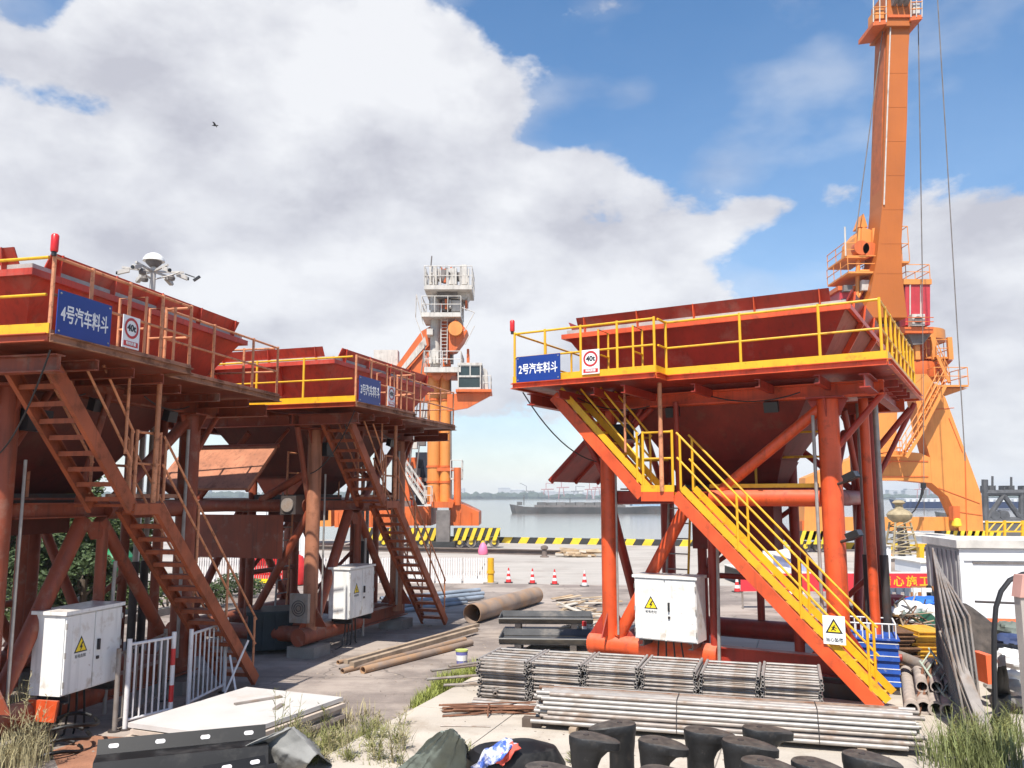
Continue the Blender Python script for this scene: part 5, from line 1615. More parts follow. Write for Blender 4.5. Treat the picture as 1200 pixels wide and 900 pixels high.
# stacks of yellow forms
for s_, (u0, u1, v, lab) in enumerate(((1074, 1106, 785, 'right'), (1043, 1072, 786, 'left'))):
    a, b = G(u0, v, SZ), G(u1, v - 1, SZ)
    w = (b - a).length
    for i in range(10):
        j = Vector((rng(-.09, .09), rng(-.1, .04), SZ + .05 + i * .07))
        o = thing('form_panel', 'yellow steel form panel in the %s stack behind the clay pipes' % lab, 'form panel', Vector((a.x, a.y, 0)) + j, rng(-.10, .06), 'yellow form panels, %s stack' % lab)
        m2 = formy if s_ == 0 else mat('form_shaded', (.16, .08, .04), .75, var=.4, scale=6)  # left stack: yellow panels coloured dark to stand for shade
        MB().box(0, w, 0, .9, .0, .018).build('face_sheet', m2, o)
        MB().box(0, w, .06, .08, -.045, -.001).build('edge_rib', m2, o)
        MB().box(0, .02, .021, .9, -.045, -.001).build('edge_rib', m2, o)
# heap of sacks, scrap rods, tarpaulin above
def lump(name, c, rx, ry, rz_, m_, label, cat, seed, group=None, amp=.12):
    rr = random.Random(seed)
    ph = [rr.uniform(0, 6) for _ in range(6)]
    def fn(s, t):
        a, b = s * 2 * math.pi, (t - .5) * math.pi
        k = 1 + amp * (math.sin(3 * a + ph[0]) * math.cos(2 * b + ph[1]) + .6 * math.sin(5 * a + ph[2] + 3 * b) + .5 * math.sin(7 * b + ph[3] + 2 * a))
        f = math.copysign(abs(math.cos(b)) ** .6, math.cos(b))
        return Vector(c) + Vector((rx * math.cos(a) * f * k, ry * math.sin(a) * f * k, rz_ * math.sin(b) * k))
    return tag(MB().grid(fn, 20, 12).build(name, m_), label, cat, group)
base = DP(1070, 735, 18.4)
mound = MB().grid(lambda s, t: Vector((G(1030, 760).x + 2.6 * s, 17.2 + 2.6 * t, .05 + (.86 + .25 * math.sin(s * 9) * math.cos(t * 7)) * math.sin(math.pi * min(1, s * 1.0 + .02)) ** .4 * math.sin(math.pi * min(1, t + .02)) ** .4)), 18, 14)
tag(mound.build('scrap_heap', mat('scrap_dark', (.07, .055, .045), .9, var=.6, scale=5, grain=.5)), 'dark heap of tangled scrap behind the yellow form stacks', 'scrap heap')
for i in range(70):
    u, v = rng(1034, 1092), rng(716, 752)
    p = DP(u, v, rng(17.0, 17.9))
    t_ = Vector((rng(-1, 1), rng(-.4, .4), rng(-.6, .6))).normalized() * rng(.2, .55)
    tag(MB().tube(p - t_, p + t_, rng(.010, .022), 6).build('scrap_rod', (rust_m, dark_steel, galv2, timber)[i % 4]), 'short bent rod in the tangled scrap heap behind the yellow forms', 'rod', 'rods in the scrap heap')
for i, (u, v, rx, rz_) in enumerate([(1066, 713, .30, .15), (1090, 719, .34, .17), (1084, 729, .28, .13), (1104, 726, .22, .2), (1100, 742, .20, .12), (1044, 716, .2, .08)]):
    lump('white_sack', DP(u, v, 17.7 - .1 * i), rx, .3, rz_, sack_w, 'white woven sack on the scrap heap, ' + ['beside the blue sheet', 'largest, in the middle', 'below the largest', 'against the wire panels', 'lowest on the right', 'flat one at left'][i], 'sack', i)
lump('blue_sheet', DP(1086, 705, 18.1), .42, .3, .10, mat('sheet_blue', (.02, .13, .52), .6, var=.3), 'crumpled bright blue sheet lying on top of the white sacks', 'sheet', 20)
lump('green_tarpaulin', DP(1046, 718, 17.5), .28, .25, .07, tarp_green, 'small dark green tarpaulin at the left of the scrap heap', 'tarpaulin', 21)
dr = thing('green_drum', 'round dark green drum end among the white sacks', 'drum', DP(1089, 729, 17.15))
MB().tube((0, .05, 0), (0, .5, 0), .17, 18).build('drum_body', mat('drum_green', (.02, .10, .06), .5), dr)
MB().tube((0, .02, 0), (0, .049, 0), .15, 18).build('drum_end', MATS['drum_green'], dr)
bx = MB().obox(DP(1043, 707, 18.6), (.34, 0, 0), (0, .3, 0), (0, 0, .16)).build('red_box', mat('box_red', (.30, .03, .035), .6, var=.2))
tag(bx, 'dull red box behind the scrap heap under the banner', 'box')
wb = thing('white_crate', 'white slatted crate under the red banner', 'crate', DP(1050, 700, 20))
for k in range(7):
    MB().box(-.6 + k * .2, -.5 + k * .2, -.04, .0, -.1, .22).build('slat', sack_w, wb)
for z in (-.12, .12):
    MB().box(-.65, .85, .002, .05, z, z + .09).build('rail', sack_w, wb)
for k, (u0, u1) in enumerate(((1068, 1088), (1092, 1108))):
    o = cbox('brown_board', u0, 687, u1, 712, 21 + k * .3, .04, mat('brown_board_paint', (.36, .15, .05), .7, var=.2))
    tag(o, 'brown board standing under the red banner, ' + ('left' if k == 0 else 'right'), 'board')
tag(MB().path([DP(1088, 686, 20.2), DP(1090, 695, 20.2), DP(1094, 712, 20)], [.05, .09, .05], 8).build('black_umbrella', black_plastic), 'folded black umbrella standing between the brown boards', 'umbrella')
# red banner with gold characters
bn = thing('banner', 'long red banner with gold characters behind the right hopper', 'banner')
yb = 26.0
cbox('cloth_band', 868, 672, 1112, 693, yb, .02, mat('banner_red', (.66, .035, .05), .6, var=.1), bn)
cbox('cloth_hem', 868, 670, 1112, 672, yb + .003, .014, sack_w, bn)
for i, ch in enumerate('精心施工'):
    c = DP(1038 + i * 15.2, 682, yb - .006)
    put('lettering', text_mesh(ch, .34, mat('gold', (.90, .52, .03), .5), .004, .006), bn, c, FACE)
for u in (869, 1000, 1111):
    p = DP(u, 670, yb + .05)
    MB().tube((p.x, p.y, 0), (p.x, p.y, p.z), .03, 8).build('pole', galv2, bn)
# standing bundle of wire fence panels
def wire_panel(p, q, h0, h1, label, m_=net_m, n=26):
    """Framed wire panel from near foot p to far foot q."""
    t = thing('wire_panel', label, 'fence panel', (0, 0, 0), 0, 'wire panels standing in a bundle')
    for a, b in ((p, p + h0), (q, q + h1), (p + Vector((0, 0, .03)), q + Vector((0, 0, .03))), (p + h0, q + h1), (p + h0 * .5, q + h1 * .5)):
        MB().tube(a, b, .016, 8).build('frame_bar', galv2, t)
    wires = MB()
    for i in range(1, n):
        f = i / n
        a = p.lerp(q, f)
        wires.tube(a, a + h0.lerp(h1, f), .007, 4, caps=False)
    for i in range(1, 22):
        wires.tube(p + h0 * i / 22, q + h1 * i / 22, .005, 4, caps=False)
    tag(wires.build('wire_mesh', m_, t), kind='stuff')
    return t
pf, pb = G(1147, 868, SZ), G(1109, 806, SZ)
for i in range(6):
    o = Vector((.05 * i - .12, .02 * i, 0))
    wire_panel(pf + o, pb + o, Vector((-.10 + .03 * i, .25, 1.50 + .03 * (i % 3))), Vector((.12 - .02 * i, .15, 2.32 - .07 * i)), 'grey wire fence panel standing edge on in the bundle at right, ' + ['outermost left', 'second from left', 'third from left', 'third from right', 'second from right', 'rightmost'][i])
for k, (o, lab) in enumerate((((-.02, .02, 0), 'dark shade net hanging inside the wire panel bundle'), ((.10, .1, 0), 'second dark shade net inside the wire panel bundle, right'))):
    o = Vector(o)
    a, b = pf.lerp(pb, .12) + o, pb.lerp(pf, .04) + o
    drape('shade_net', [[a + Vector((0, 0, .5)), b + Vector((0, 0, .45))], [a + Vector((-.03, .1, 1.0)), b + Vector((.04, .05, 1.2))], [a + Vector((-.05, .2, 1.40)), b + Vector((.08, .1, 2.05 - .2 * k))]], 14, 14, mat('shade_net', (.035, .034, .034), .8, var=.5, scale=4), lab, 'net', .02)
c = G(1152, 872, SZ)
tag(MB().channel(c + Vector((.02, -.15, .0)), c + Vector((-.04, .7, 1.35)), .16, .1, .02).build('steel_channel', galv2), 'pale grey channel leaning at the right edge of the wire panels', 'steel channel')
p = G(1124, 822, SZ)
tag(MB().hollow(p + Vector((-.25, 1.5, .42)), p + Vector((.08, -.1, .30)), .10, .012, 16).build('grey_tube', galv2), 'grey tube lying inside the wire panel bundle', 'tube')
# black rubber sheet, orange box, hose
drape('rubber_sheet', [[G(1160, 858, SZ), G(1186, 860, SZ)], [G(1165, 815, SZ + .35), G(1183, 812, SZ + .38)], [G(1168, 782, SZ + .8), G(1180, 780, SZ + .85)], [G(1170, 768, SZ + .75), G(1179, 768, SZ + .8)]], 12, 6, rubber, 'black rubber sheet draped to the ground right of the wire panels', 'rubber sheet', .012)
o = MB().prism([DP(1155, 768, 13.2), DP(1164, 768, 13.2), DP(1162, 802, 13.2), DP(1158, 802, 13.2)], (0, .4, 0)).build('orange_bin', orange2, None, False)
tag(o, 'narrow orange bin between the wire panels and the black rubber sheet', 'bin')
hz_ = 11.8
q = [DP(u, v, hz_) for u, v in ((1168, 870), (1166, 830), (1165, 780), (1165, 740), (1167, 712), (1173, 693), (1183, 680), (1198, 673), (1222, 670))]
tag(MB().path(q, .035, 8).build('black_hose', black_plastic), 'black hose arching up over the right edge from the weeds', 'hose')
tag(MB().tube(DP(1143, 705, 21), DP(1192, 707, 21), .03, 6).build('cable_rod', dark_steel), 'thin dark rod across the face of the white cabin', 'rod')
# white cabin
yc = 22.0
A_ = DP(1131, 742, yc)
cab = thing('site_cabin', 'white site cabin cut by the right edge behind the wire panels', 'cabin', (A_.x, A_.y, 0), R(-8))
Hc = DP(1131, 642, yc).z
MB().box(0, 5.8, 0, 2.4, .1, Hc).build('wall', dome_w, cab)
MB().box(-.10, 5.9, -.12, 2.5, Hc + .002, Hc + .2).build('roof', mat('cabin_trim', (.60, .57, .52), .6), cab)
MB().box(-.02, 5.82, -.04, -.002, Hc - .32, Hc - .02).build('fascia', dome_w, cab)
MB().box(.3, 5.5, -.03, -.003, Hc - .40, Hc - .35).build('drip_rail', steel_far, cab)
for x in (-.02, 1.9, 3.8):
    MB().box(x, x + .1, -.035, -.002, .1, Hc - .325).build('corner_post', dome_w, cab)
MB().box(-.05, -.002, 0, 2.4, .1, Hc - .05).build('side_panel', mat('cabin_side', (.30, .29, .29), .7, var=.2), cab)
for k in range(7):
    MB().box(-.075, -.051, .1 + k * .33, .2 + k * .33, .12, Hc - .1).build('side_rib', MATS['cabin_side'], cab)
for k in range(4):
    MB().box(.2 + k * 1.6, .5 + k * 1.6, .05, 2.3, 0, .099).build('bearer', concrete_foot, cab)
for k, v in enumerate((731, 741)):
    a, b = DP(1143, v, 19.5), DP(1192, v + 1, 19.5)
    tag(MB().tube(a, b, .13, 14).build('orange_pipe', orange2), 'orange pipe lying before the white cabin, ' + ('upper' if k == 0 else 'lower'), 'pipe')
for i, (u, v, m2, lab) in enumerate([(1186, 738, tarp_green, 'green bundle on the pile at the right edge'), (1184, 752, mat('bundle_blue', (.03, .05, .13), .7, var=.4), 'dark blue bundle on the pile at the right edge'), (1183, 765, rubber, 'black bundle in the pile at the right edge'), (1186, 790, sack_w, 'pale sack in the pile at the right edge'), (1178, 806, concrete_foot, 'grey lump at the foot of the right edge pile'), (1188, 772, sack_w, 'white sack below the dark bundles at the right edge'), (1184, 822, dark_steel, 'dark lump low in the pile at the right edge')]):
    lump('bundle', DP(u, v, 15 - .3 * i), .26, .3, .13, m2, lab, 'bundle', 40 + i)
# concrete post at the right edge
p = DP(1217, 815, 9.2)
pc = thing('gate_post', 'grey post with a pinkish top at the right edge', 'post', (p.x, p.y, 0))
zt2 = DP(1217, 676, 9.2).z
MB().box(-.12, .4, -.02, .1, 0, zt2 - .22).build('shaft', mat('post_grey', (.42, .37, .33), .85, var=.2, grain=.2), pc)
MB().prism([(-.135, -.04, zt2 - .215), (.42, -.04, zt2 - .215), (.42, -.04, zt2 + .02), (-.09, -.04, zt2 + .02)], (0, .16, 0)).build('cap', mat('post_pink', (.55, .30, .25), .8, var=.25), pc)

# behind: drill tower, racks, containers, white tank
dz_ = 39.0
t0 = DP(1058, 668, dz_)
dtw = thing('drill_tower', 'small lattice drill tower with round head before the crane beam', 'drill tower', (t0.x, t0.y, 0))
zb, zt3 = DP(1058, 652, dz_).z, DP(1058, 612, dz_).z
tow = mat('tower_paint', (.34, .27, .16), .7, var=.4, scale=3)
MB().box(-.85, .85, -.6, .6, 0, zb - .05).build('tank_base', mat('tank_grey', (.33, .28, .25), .8, var=.25), dtw)
MB().box(-.95, .95, -.7, .7, zb - .048, zb + .02).build('deck', sack_w, dtw)
for sx in (-1, 1):
    for sy in (-1, 1):
        MB().tube((.62 * sx, .45 * sy, zb), (.34 * sx, .3 * sy, zt3), .05, 8).build('leg', tow, dtw)
for k in range(5):
    z = zb + (zt3 - zb) * (k + .5) / 5.2
    w = .62 - .28 * (k + .5) / 5.2
    for y in (-.4, .4):
        MB().tube((-w, y, z), (w, y, z), .035, 6).build('cross_bar', tow, dtw)
        MB().tube((-w, y, z), (w * .9, y, z + .3), .025, 6).build('cross_bar', tow, dtw)
    MB().tube((-.1, 0, z - .12), (.1, 0, z - .12), .16, 10).build('spool', steel_far, dtw)
MB().lathe((0, 0, zt3 + .001), [(.3, 0), (.52, .18), (.56, .35), (.45, .5), (.2, .62), (.16, .8), (.3, .9), (.18, 1.0), (0, 1.02)], 16).build('head', tow, dtw)
yr = thing('yellow_rack', 'yellow steel rack of upright posts right of the drill tower', 'rack')
for i, u in enumerate((1080.5, 1092.5, 1104)):
    cbox('upright', u - 2.6, 641 - i * .3, u + 2.6, 668, 36, .3, yellow, yr)
cbox('top_beam', 1076, 637.5, 1110, 641, 36.01, .28, yellow, yr)
cbox('shelf', 1083.2, 654, 1089.8, 657, 36.02, .2, yellow, yr)
for i, (u0, v0, u1, v1, y, m2, lab) in enumerate([(1079, 660, 1113, 674, 33, dome_w, 'low white box unit below the yellow rack'), (1088, 630, 1108, 640, 41, dome_w, 'white container behind the yellow rack'), (1108, 628, 1118, 646, 42, skip_b, 'blue box beside the white container near the crane leg'), (1069, 626, 1086, 638, 44, mat('pale_grey', (.5, .48, .46), .6), 'pale grey container behind the drill tower'),
                                                  (870, 640, 925, 668, 40, dome_w, 'long white container seen under the bright orange stair'), (1030, 640, 1044, 672, 38, dome_w, 'white block left of the drill tower'), (925, 655, 948, 672, 36, mat('pale_blue', (.35, .38, .60), .6), 'pale blue box behind the right hopper column'), (905, 672, 945, 700, 30, dome_w, 'white low wall block behind the stair'), (866, 668, 880, 682, 33, rubber, 'black box on the yard under the stair')]):
    tb = thing('container', lab, 'container')
    cbox('body', u0, v0, u1, v1, y, 2.2, m2, tb)
    cbox('roof', u0 - .5, v0 - 1.2, u1 + .5, v0 - .1, y - .08, 2.36, mat('roof_pale', (.62, .58, .52), .7), tb)
    for q_ in range(1, 4):
        u = u0 + (u1 - u0) * q_ / 4
        cbox('panel_rib', u - .5, v0 + 1, u + .5, v1 - 1, y - .04, .038, m2, tb)
tag(ctube('orange_boom_rod', (1031, 640), (1050, 664), 38.5, .1, orange2), 'slanting orange rod left of the drill tower', 'rod')
tag(ctube('orange_boom_rod', (1028, 632), (1046, 654), 39, .08, crane_y), 'slanting yellow rod left of the drill tower', 'rod')
fy = thing('yellow_fence', 'yellow lattice guard fence right of the crane leg above the white cabin', 'fence')
for u in (1157, 1178, 1199):
    cbox('post', u - 1.2, 610, u + 1.2, 640, 45, .12, yellow, fy)
for v in (611, 622, 633):
    cbox('rail', 1155, v, 1215, v + 1.8, 45.02, .08, yellow, fy)
for u in (1158, 1168, 1179, 1189, 1200):
    ctube('brace', (u, 623), (u + 9, 612), 45.06, .04, yellow, fy, 6)
# things seen behind the left hoppers
wl_ = thing('white_wall_unit', 'white panel wall seen under the middle hopper beside its column', 'wall unit')
for k in range(3):
    cbox('wall_panel', 322 + k * 15, 603, 336.6 + k * 15, 662, 44, .5, dome_w, wl_)
tr = thing('white_truck', 'white truck body seen between the left hoppers', 'truck')
cbox('cargo_body', 226, 587, 312, 622, 42, 2.4, dome_w, tr)
cbox('cab_body', 313, 592, 330, 624, 42.1, 2.2, dome_w, tr)
cbox('windscreen', 316, 595, 327, 606, 42.05, .045, glass_dark, tr)
for u in (240, 262, 302, 322):
    c = DP(u, 640, 42)
    w_ = MB().tube((c.x, c.y + .05, .5), (c.x, c.y + .4, .5), .5, 16).build('wheel', rubber, tr)
    MB().tube((c.x, c.y + .02, .5), (c.x, c.y + .049, .5), .25, 12).build('rim', galv2, w_)
cbox('chassis', 228, 623, 330, 630, 42.3, 1.8, dark_steel, tr)
gb = thing('green_bin', 'green rounded bin beyond the left hopper legs', 'bin', DP(136, 672, 27))
gb.location.z = 0
MB().lathe((0, 0, 0), [(.45, 0), (.5, .1), (.5, 1.5), (.3, 1.75), (0, 1.8)], 16).build('bin_body', mat('bin_green', (.02, .22, .09), .5), gb)
MB().lathe((0, 0, 1.2), [(.51, 0), (.51, .08)], 16).build('hoop', steel_far, gb)

# ------------------------------------------------------------------ river traffic and the far bank
hull_g = mat('hull_grey', (.135, .13, .125), .7, var=.35, scale=.2, streak=.2, stain=RUST, stain_amt=.4, stain_scale=.4)
hull_b = mat('hull_blue', (.03, .06, .17), .6, var=.2, scale=.2)
ship_w = mat('ship_white', (.62, .63, .64), .6, var=.1)
def hull(pts_top, pts_bot, beam, m_, parent):
    """A ship's side from bow to stern with rounded bow, two shells and a deck."""
    n = len(pts_top)
    cy = Vector((0, beam / 2, 0))
    rings = []
    for i, (a, b) in enumerate(zip(pts_top, pts_bot)):
        w = beam / 2 * min(1, (i / 2.5) ** .6 if i else .04)
        rings.append([a + cy - Vector((0, w, 0)), a + cy + Vector((0, w, 0)), b + cy + Vector((0, w * .8, 0)), b + cy - Vector((0, w * .8, 0))])
    return MB().loft(rings).build('hull', m_, parent, False)
ys = 315
sh = thing('cargo_barge', 'long low grey cargo barge on the river between the two cranes', 'barge')
tp = [DP(u, v, ys) for u, v in ((597, 591), (603, 591.8), (615, 594), (628, 594.5), (660, 594.5), (700, 594.5), (745, 594.5), (778, 593))]
bt = [DP(u, 602.2, ys) for u in (600, 605, 615, 628, 660, 700, 745, 776)]
hull(tp, bt, 11, hull_g, sh)
for k in range(9):
    cbox('hatch_cover', 630 + k * 11.2, 588.6 + .3 * (k % 2), 640.5 + k * 11.2, 594.2, ys + 1.5, 8, hull_g, sh)
cbox('hatch_coaming', 627, 592, 733, 594.4, ys + .8, 9.4, steel_far, sh)
cbox('bow_winch', 606, 588, 612, 592, ys + 4, 2, hull_g, sh)
cbox('deckhouse', 741, 586, 774, 593, ys + 2, 7, mat('deckhouse_blue', (.30, .42, .55), .6), sh)
cbox('deckhouse', 748, 581, 770, 585.9, ys + 3, 5, ship_w, sh)
for k in range(6):
    cbox('window', 744 + k * 5, 588, 746.5 + k * 5, 590.5, ys + 1.9, .08, glass_dark, sh)
for u, v in ((614, 580), (668, 584), (752, 573), (762, 572)):
    ctube('mast', (u, 592), (u, v), ys + 5, .18, hull_g, sh, 6)
ys2 = 430
sh2 = thing('cargo_ship', 'long blue cargo ship with white rail seen under the right crane', 'ship')
tp = [DP(u, v, ys2) for u, v in ((1050, 585), (1056, 586.2), (1066, 587.5), (1080, 588), (1110, 588), (1150, 588), (1190, 588), (1230, 588))]
bt = [DP(u, 596, ys2) for u in (1055, 1059, 1067, 1080, 1110, 1150, 1190, 1228)]
hull(tp, bt, 16, hull_b, sh2)
for k in range(24):
    cbox('bulwark', 1062 + k * 7, 585.3, 1066 + k * 7, 588, ys2 - .1, .6, ship_w, sh2)
cbox('hatch_coaming', 1060, 584, 1228, 585.2, ys2 + 2, 10, ship_w, sh2)
for u in (1085, 1130, 1180):
    ctube('mast', (u, 586), (u, 573), ys2 + 7, .3, steel_far, sh2, 6)
ys3 = 225
sh3 = thing('work_boat', 'small dark work boat on the water inside the crane arch', 'boat')
tp = [DP(u, v, ys3) for u, v in ((1099, 599.5), (1102, 600.3), (1106, 601), (1112, 601.2), (1122, 601), (1130, 600.4))]
bt = [DP(u, 606, ys3) for u in (1101, 1104, 1107, 1112, 1122, 1129)]
hull(tp, bt, 3.5, hull_g, sh3)
cbox('wheelhouse', 1113, 597, 1121, 601, ys3 + 1, 1.6, steel_far, sh3)
# dark gantry hulk at the right edge
yg = 95
gd = thing('barge_gantry', 'dark steel gantry frame on the water at the right edge', 'gantry')
dkg = mat('gantry_dark', (.075, .075, .08), .7, var=.3)
for a, b, r in (((1153, 578), (1215, 577), .35), ((1156, 609), (1176, 580), .3), ((1176, 580), (1196, 608), .3), ((1197, 610), (1197, 578), .3), ((1155, 612), (1154, 562), .35), ((1153, 609), (1215, 609), .3)):
    ctube('truss_bar', a, b, yg, r, dkg, gd, 8)
for u in (1160, 1182, 1205):
    cbox('deck_unit', u, 569, u + 7, 578, yg + .2, 2, dkg, gd)
    ctube('mast', (u + 3, 570), (u + 3, 553 + u % 7), yg + 1, .12, dkg, gd, 6)
for u in (1167, 1178):
    c = DP(u, 604, yg - .3)
    MB().tube(c, c + Vector((0, 1.2, 0)), .55, 12).build('drum', dkg, gd)
for k in range(6):
    ctube('rail', (1155 + k * 11, 578), (1155 + k * 11, 571), yg - .1, .08, dkg, gd, 6)
hb = thing('barge_pontoon', 'dark barge pontoon carrying the gantry at the right edge', 'barge')
cbox('pontoon', 1150, 612.5, 1260, 640, yg - 2, 9, hull_g, hb)
cbox('deck_edge', 1150, 611, 1260, 612.4, yg - 2.1, 9.2, ship_w, hb)

# far bank
yf = 1700
bank = mat('far_bank', (.12, .13, .10), .9, var=.3, scale=.01)
wood_m = mat('far_wood', (.045, .065, .04), .9, var=.4, scale=.05)
tag(MB().box(-2600, 2600, yf, yf + 900, -3.6, -1.2).build('far_bank', bank), kind='structure')
fw = MB()
rr = random.Random(3)
for i in range(900):
    x = rr.uniform(-1500, 1500)
    u = 600 + x / yf * FPX
    h = rr.uniform(6, 14) * (1.15 if u < 640 else .8)
    w = rr.uniform(8, 18)
    y = yf + rr.uniform(4, 60)
    c = Vector((x, y, -1.3))
    fw.loft([[c + Vector((w * k * math.cos(t), w * k * math.sin(t) * .6, h * z)) for t in (0, 1.26, 2.51, 3.77, 5.03)] for k, z in ((.5, 0), (.8 + rr.uniform(-.2, .2), .4), (.6, .8), (.15, 1))])
tag(fw.build('far_wood', wood_m, None, False), kind='stuff')
conc_far = mat('far_building', (.42, .42, .43), .8, var=.2, scale=.02)
ctr = 0
for i in range(34):
    u = [568, 590, 604, 626, 640, 655, 668, 690, 700, 716, 730, 800, 830, 880, 905, 930, 1048, 1056, 1064, 1072, 1090, 1100, 1108, 1135, 1150, 1160, 1170, 1180, 1190, 540, 200, 240, 560, 720][i]
    p = DP(u + rr.uniform(-3, 3), 583, yf + 90 + rr.uniform(0, 160))
    h, w = rr.uniform(10, 24), rr.uniform(12, 34)
    b = thing('far_building', 'pale distant building on the far bank', 'building', (p.x, p.y, -1.2), 0, 'buildings on the far bank')
    MB().box(-w / 2, w / 2, 0, 20, 0, h).build('wall', conc_far, b)
    MB().box(-w / 2 - .5, w / 2 + .5, -.5, 20.5, h + .02, h + 1).build('roof', ship_w, b)
for i, u in enumerate((617, 640, 658, 675, 691, 700, 712, 1078, 1092, 1098)):
    p = DP(u, 583, yf + 20)
    t = thing('far_crane', 'distant quay crane on the far bank', 'crane', (p.x, p.y, -1.2), 0, 'quay cranes on the far bank')
    m2 = mat('far_crane_red', (.40, .10, .08), .7) if i % 3 else steel_far
    hh = 26 + 6 * (i % 3)
    for s in (-6, 6):
        MB().tube((s, 0, 0), (s * .6, 0, hh * .6), .9, 5).build('leg', m2, t)
    MB().tube((-10, 0, hh * .6), (16, 0, hh * .62), 1.0, 5).build('girder', m2, t)
    MB().tube((0, 0, hh * .6), (0, 0, hh), .8, 5).build('mast', m2, t)
    MB().tube((0, 0, hh), (18 if i % 2 else -14, 0, hh * .95 if i % 2 else hh * 1.25), .6, 5).build('jib', m2, t)

# ------------------------------------------------------------------ trees, shrubs, weeds
bark = mat('bark', (.10, .075, .055), .9, var=.3)
leaf_d = mat('leaf_dark', (.055, .082, .028), .55, var=.55, scale=1.6, spec=.4)
leaf_l = mat('leaf_light', (.085, .12, .035), .55, var=.5, scale=1.8, spec=.4)
weed_m = mat('weed_green', (.24, .24, .08), .7, var=.5, scale=3)
weed_y = mat('weed_straw', (.36, .31, .17), .8, var=.4, scale=3)
grass_m = mat('grass_green', (.26, .29, .06), .7, var=.4, scale=2)
grass_d = mat('grass_dark', (.15, .17, .055), .7, var=.5, scale=2)
def leaves(mb, c, r, n, size, rr, flat=.75):
    for _ in range(n):
        while True:
            d = Vector((rr.uniform(-1, 1), rr.uniform(-1, 1), rr.uniform(-1, 1)))
            if .25 < d.length < 1:
                break
        p = c + Vector((d.x * r, d.y * r, d.z * r * flat))
        a = Vector((rr.uniform(-1, 1), rr.uniform(-1, 1), rr.uniform(-.6, .4))).normalized()
        s = a.cross(Vector((rr.uniform(-1, 1), rr.uniform(-1, 1), rr.uniform(-1, 1)))).normalized()
        L_ = size * rr.uniform(.6, 1.3)
        mb.add([p, p + a * L_ * .5 + s * L_ * .24, p + a * L_, p + a * L_ * .5 - s * L_ * .24], [(0, 1, 2, 3)])
def tree(c, h, r, label, seed, m_=leaf_d, n=20, per=400, size=.17, trunk=.13):
    rr = random.Random(seed)
    t = thing('tree', label, 'tree', c)
    tk = MB()
    top = Vector((rr.uniform(-.2, .2), rr.uniform(-.2, .2), h * .55))
    tk.path([(0, 0, -.05), top * .4 + Vector((.06, 0, 0)), top], [trunk, trunk * .8, trunk * .5], 8)
    cr = MB()
    for i in range(n):
        a = rr.uniform(0, 6.28)
        q = Vector((math.cos(a) * r * rr.uniform(.2, .85), math.sin(a) * r * rr.uniform(.2, .85), h * rr.uniform(.28, .92)))
        tk.path([top * rr.uniform(.35, .95), (top + q) / 2 + Vector((0, 0, .1)), q], [trunk * .4, trunk * .25, .01], 5)
        leaves(cr, q, r * rr.uniform(.28, .5), per, size, rr)
    tk.build('trunk', bark, t)
    tag(cr.build('crown', m_, t, False))
    return t
for i, (u, v, h, r, lab, m_) in enumerate([(22, 700, 4.2, 1.7, 'dark leafy tree at the left edge behind the hopper column', leaf_d), (66, 702, 4.4, 1.8, 'largest dark leafy tree behind the left hopper legs', leaf_d), (104, 706, 3.9, 1.5, 'dark leafy tree behind the foot of the left stair', leaf_l),
                                           (44, 718, 2.2, 1.3, 'low dark bush before the trees at left', leaf_d), (92, 722, 1.9, 1.2, 'low dark bush behind the nearest white cabinet', leaf_d), (142, 700, 3.0, 1.0, 'light leafed sapling between the left hopper legs', leaf_l), (-20, 705, 4.5, 1.8, 'dark tree partly outside the left edge', leaf_d)]):
    tree(G(u, v), h, r, lab, 50 + i, m_)
for i, (u, v, h, r, lab) in enumerate([(160, 722, .9, .7, 'small shrub under the left stair'), (196, 716, 1.0, .8, 'shrub behind the left stair by the kerb'), (242, 712, .8, .8, 'low shrub behind the right railing of the left stair'), (285, 700, .7, .8, 'low dark shrub under the middle hopper curtain'), (20, 738, .8, .5, 'bright shrub at the left edge foot of the trees')]):
    rr = random.Random(80 + i)
    t = thing('shrub', lab, 'shrub', G(u, v))
    cr, sm = MB(), MB()
    for k in range(9):
        a = rr.uniform(0, 6.28)
        q = Vector((math.cos(a) * r * .6, math.sin(a) * r * .6, h * rr.uniform(.4, .9)))
        sm.path([(0, 0, -.02), q * .5, q], [.02, .014, .006], 5)
        leaves(cr, q, .35, 120, .12, rr)
    sm.build('stem', bark, t)
    cr.build('foliage', leaf_l if i in (0, 4) else leaf_d, t, False)
tag(MB().beam(G(128, 735) + Vector((0, 0, .1)), G(215, 716) + Vector((0, 0, .1)), .2, .22).build('kerb_stone', concrete_foot), 'pale kerb edging the planting under the left hopper', 'kerb')

def tufts(name, spots, m_, label=None, seed=1):
    """Grass and weeds nobody could count: tapering bent blades."""
    rr = random.Random(seed)
    mb = MB()
    for c, n, h, spread in spots:
        for _ in range(n):
            a, q = rr.uniform(0, 6.28), spread * math.sqrt(rr.random())
            p = c + Vector((math.cos(a) * q, math.sin(a) * q, -.01))
            b = rr.uniform(0, 6.28)
            d = Vector((math.cos(b), math.sin(b), 0))
            L_ = h * rr.uniform(.5, 1.15)
            w = Vector((-d.y, d.x, 0)) * rr.uniform(.004, .009)
            l1, l2 = rr.uniform(.05, .2) * L_, rr.uniform(.2, .6) * L_
            m1, m2 = p + d * l1 + Vector((0, 0, L_ * .55)), p + d * l2 + Vector((0, 0, L_ * .92))
            mb.add([p - w, p + w, m1 + w * .8, m1 - w * .8, m2], [(0, 1, 2, 3), (3, 2, 4)])
    return tag(mb.build(name, m_, None, False), kind='stuff')
sp_ = []
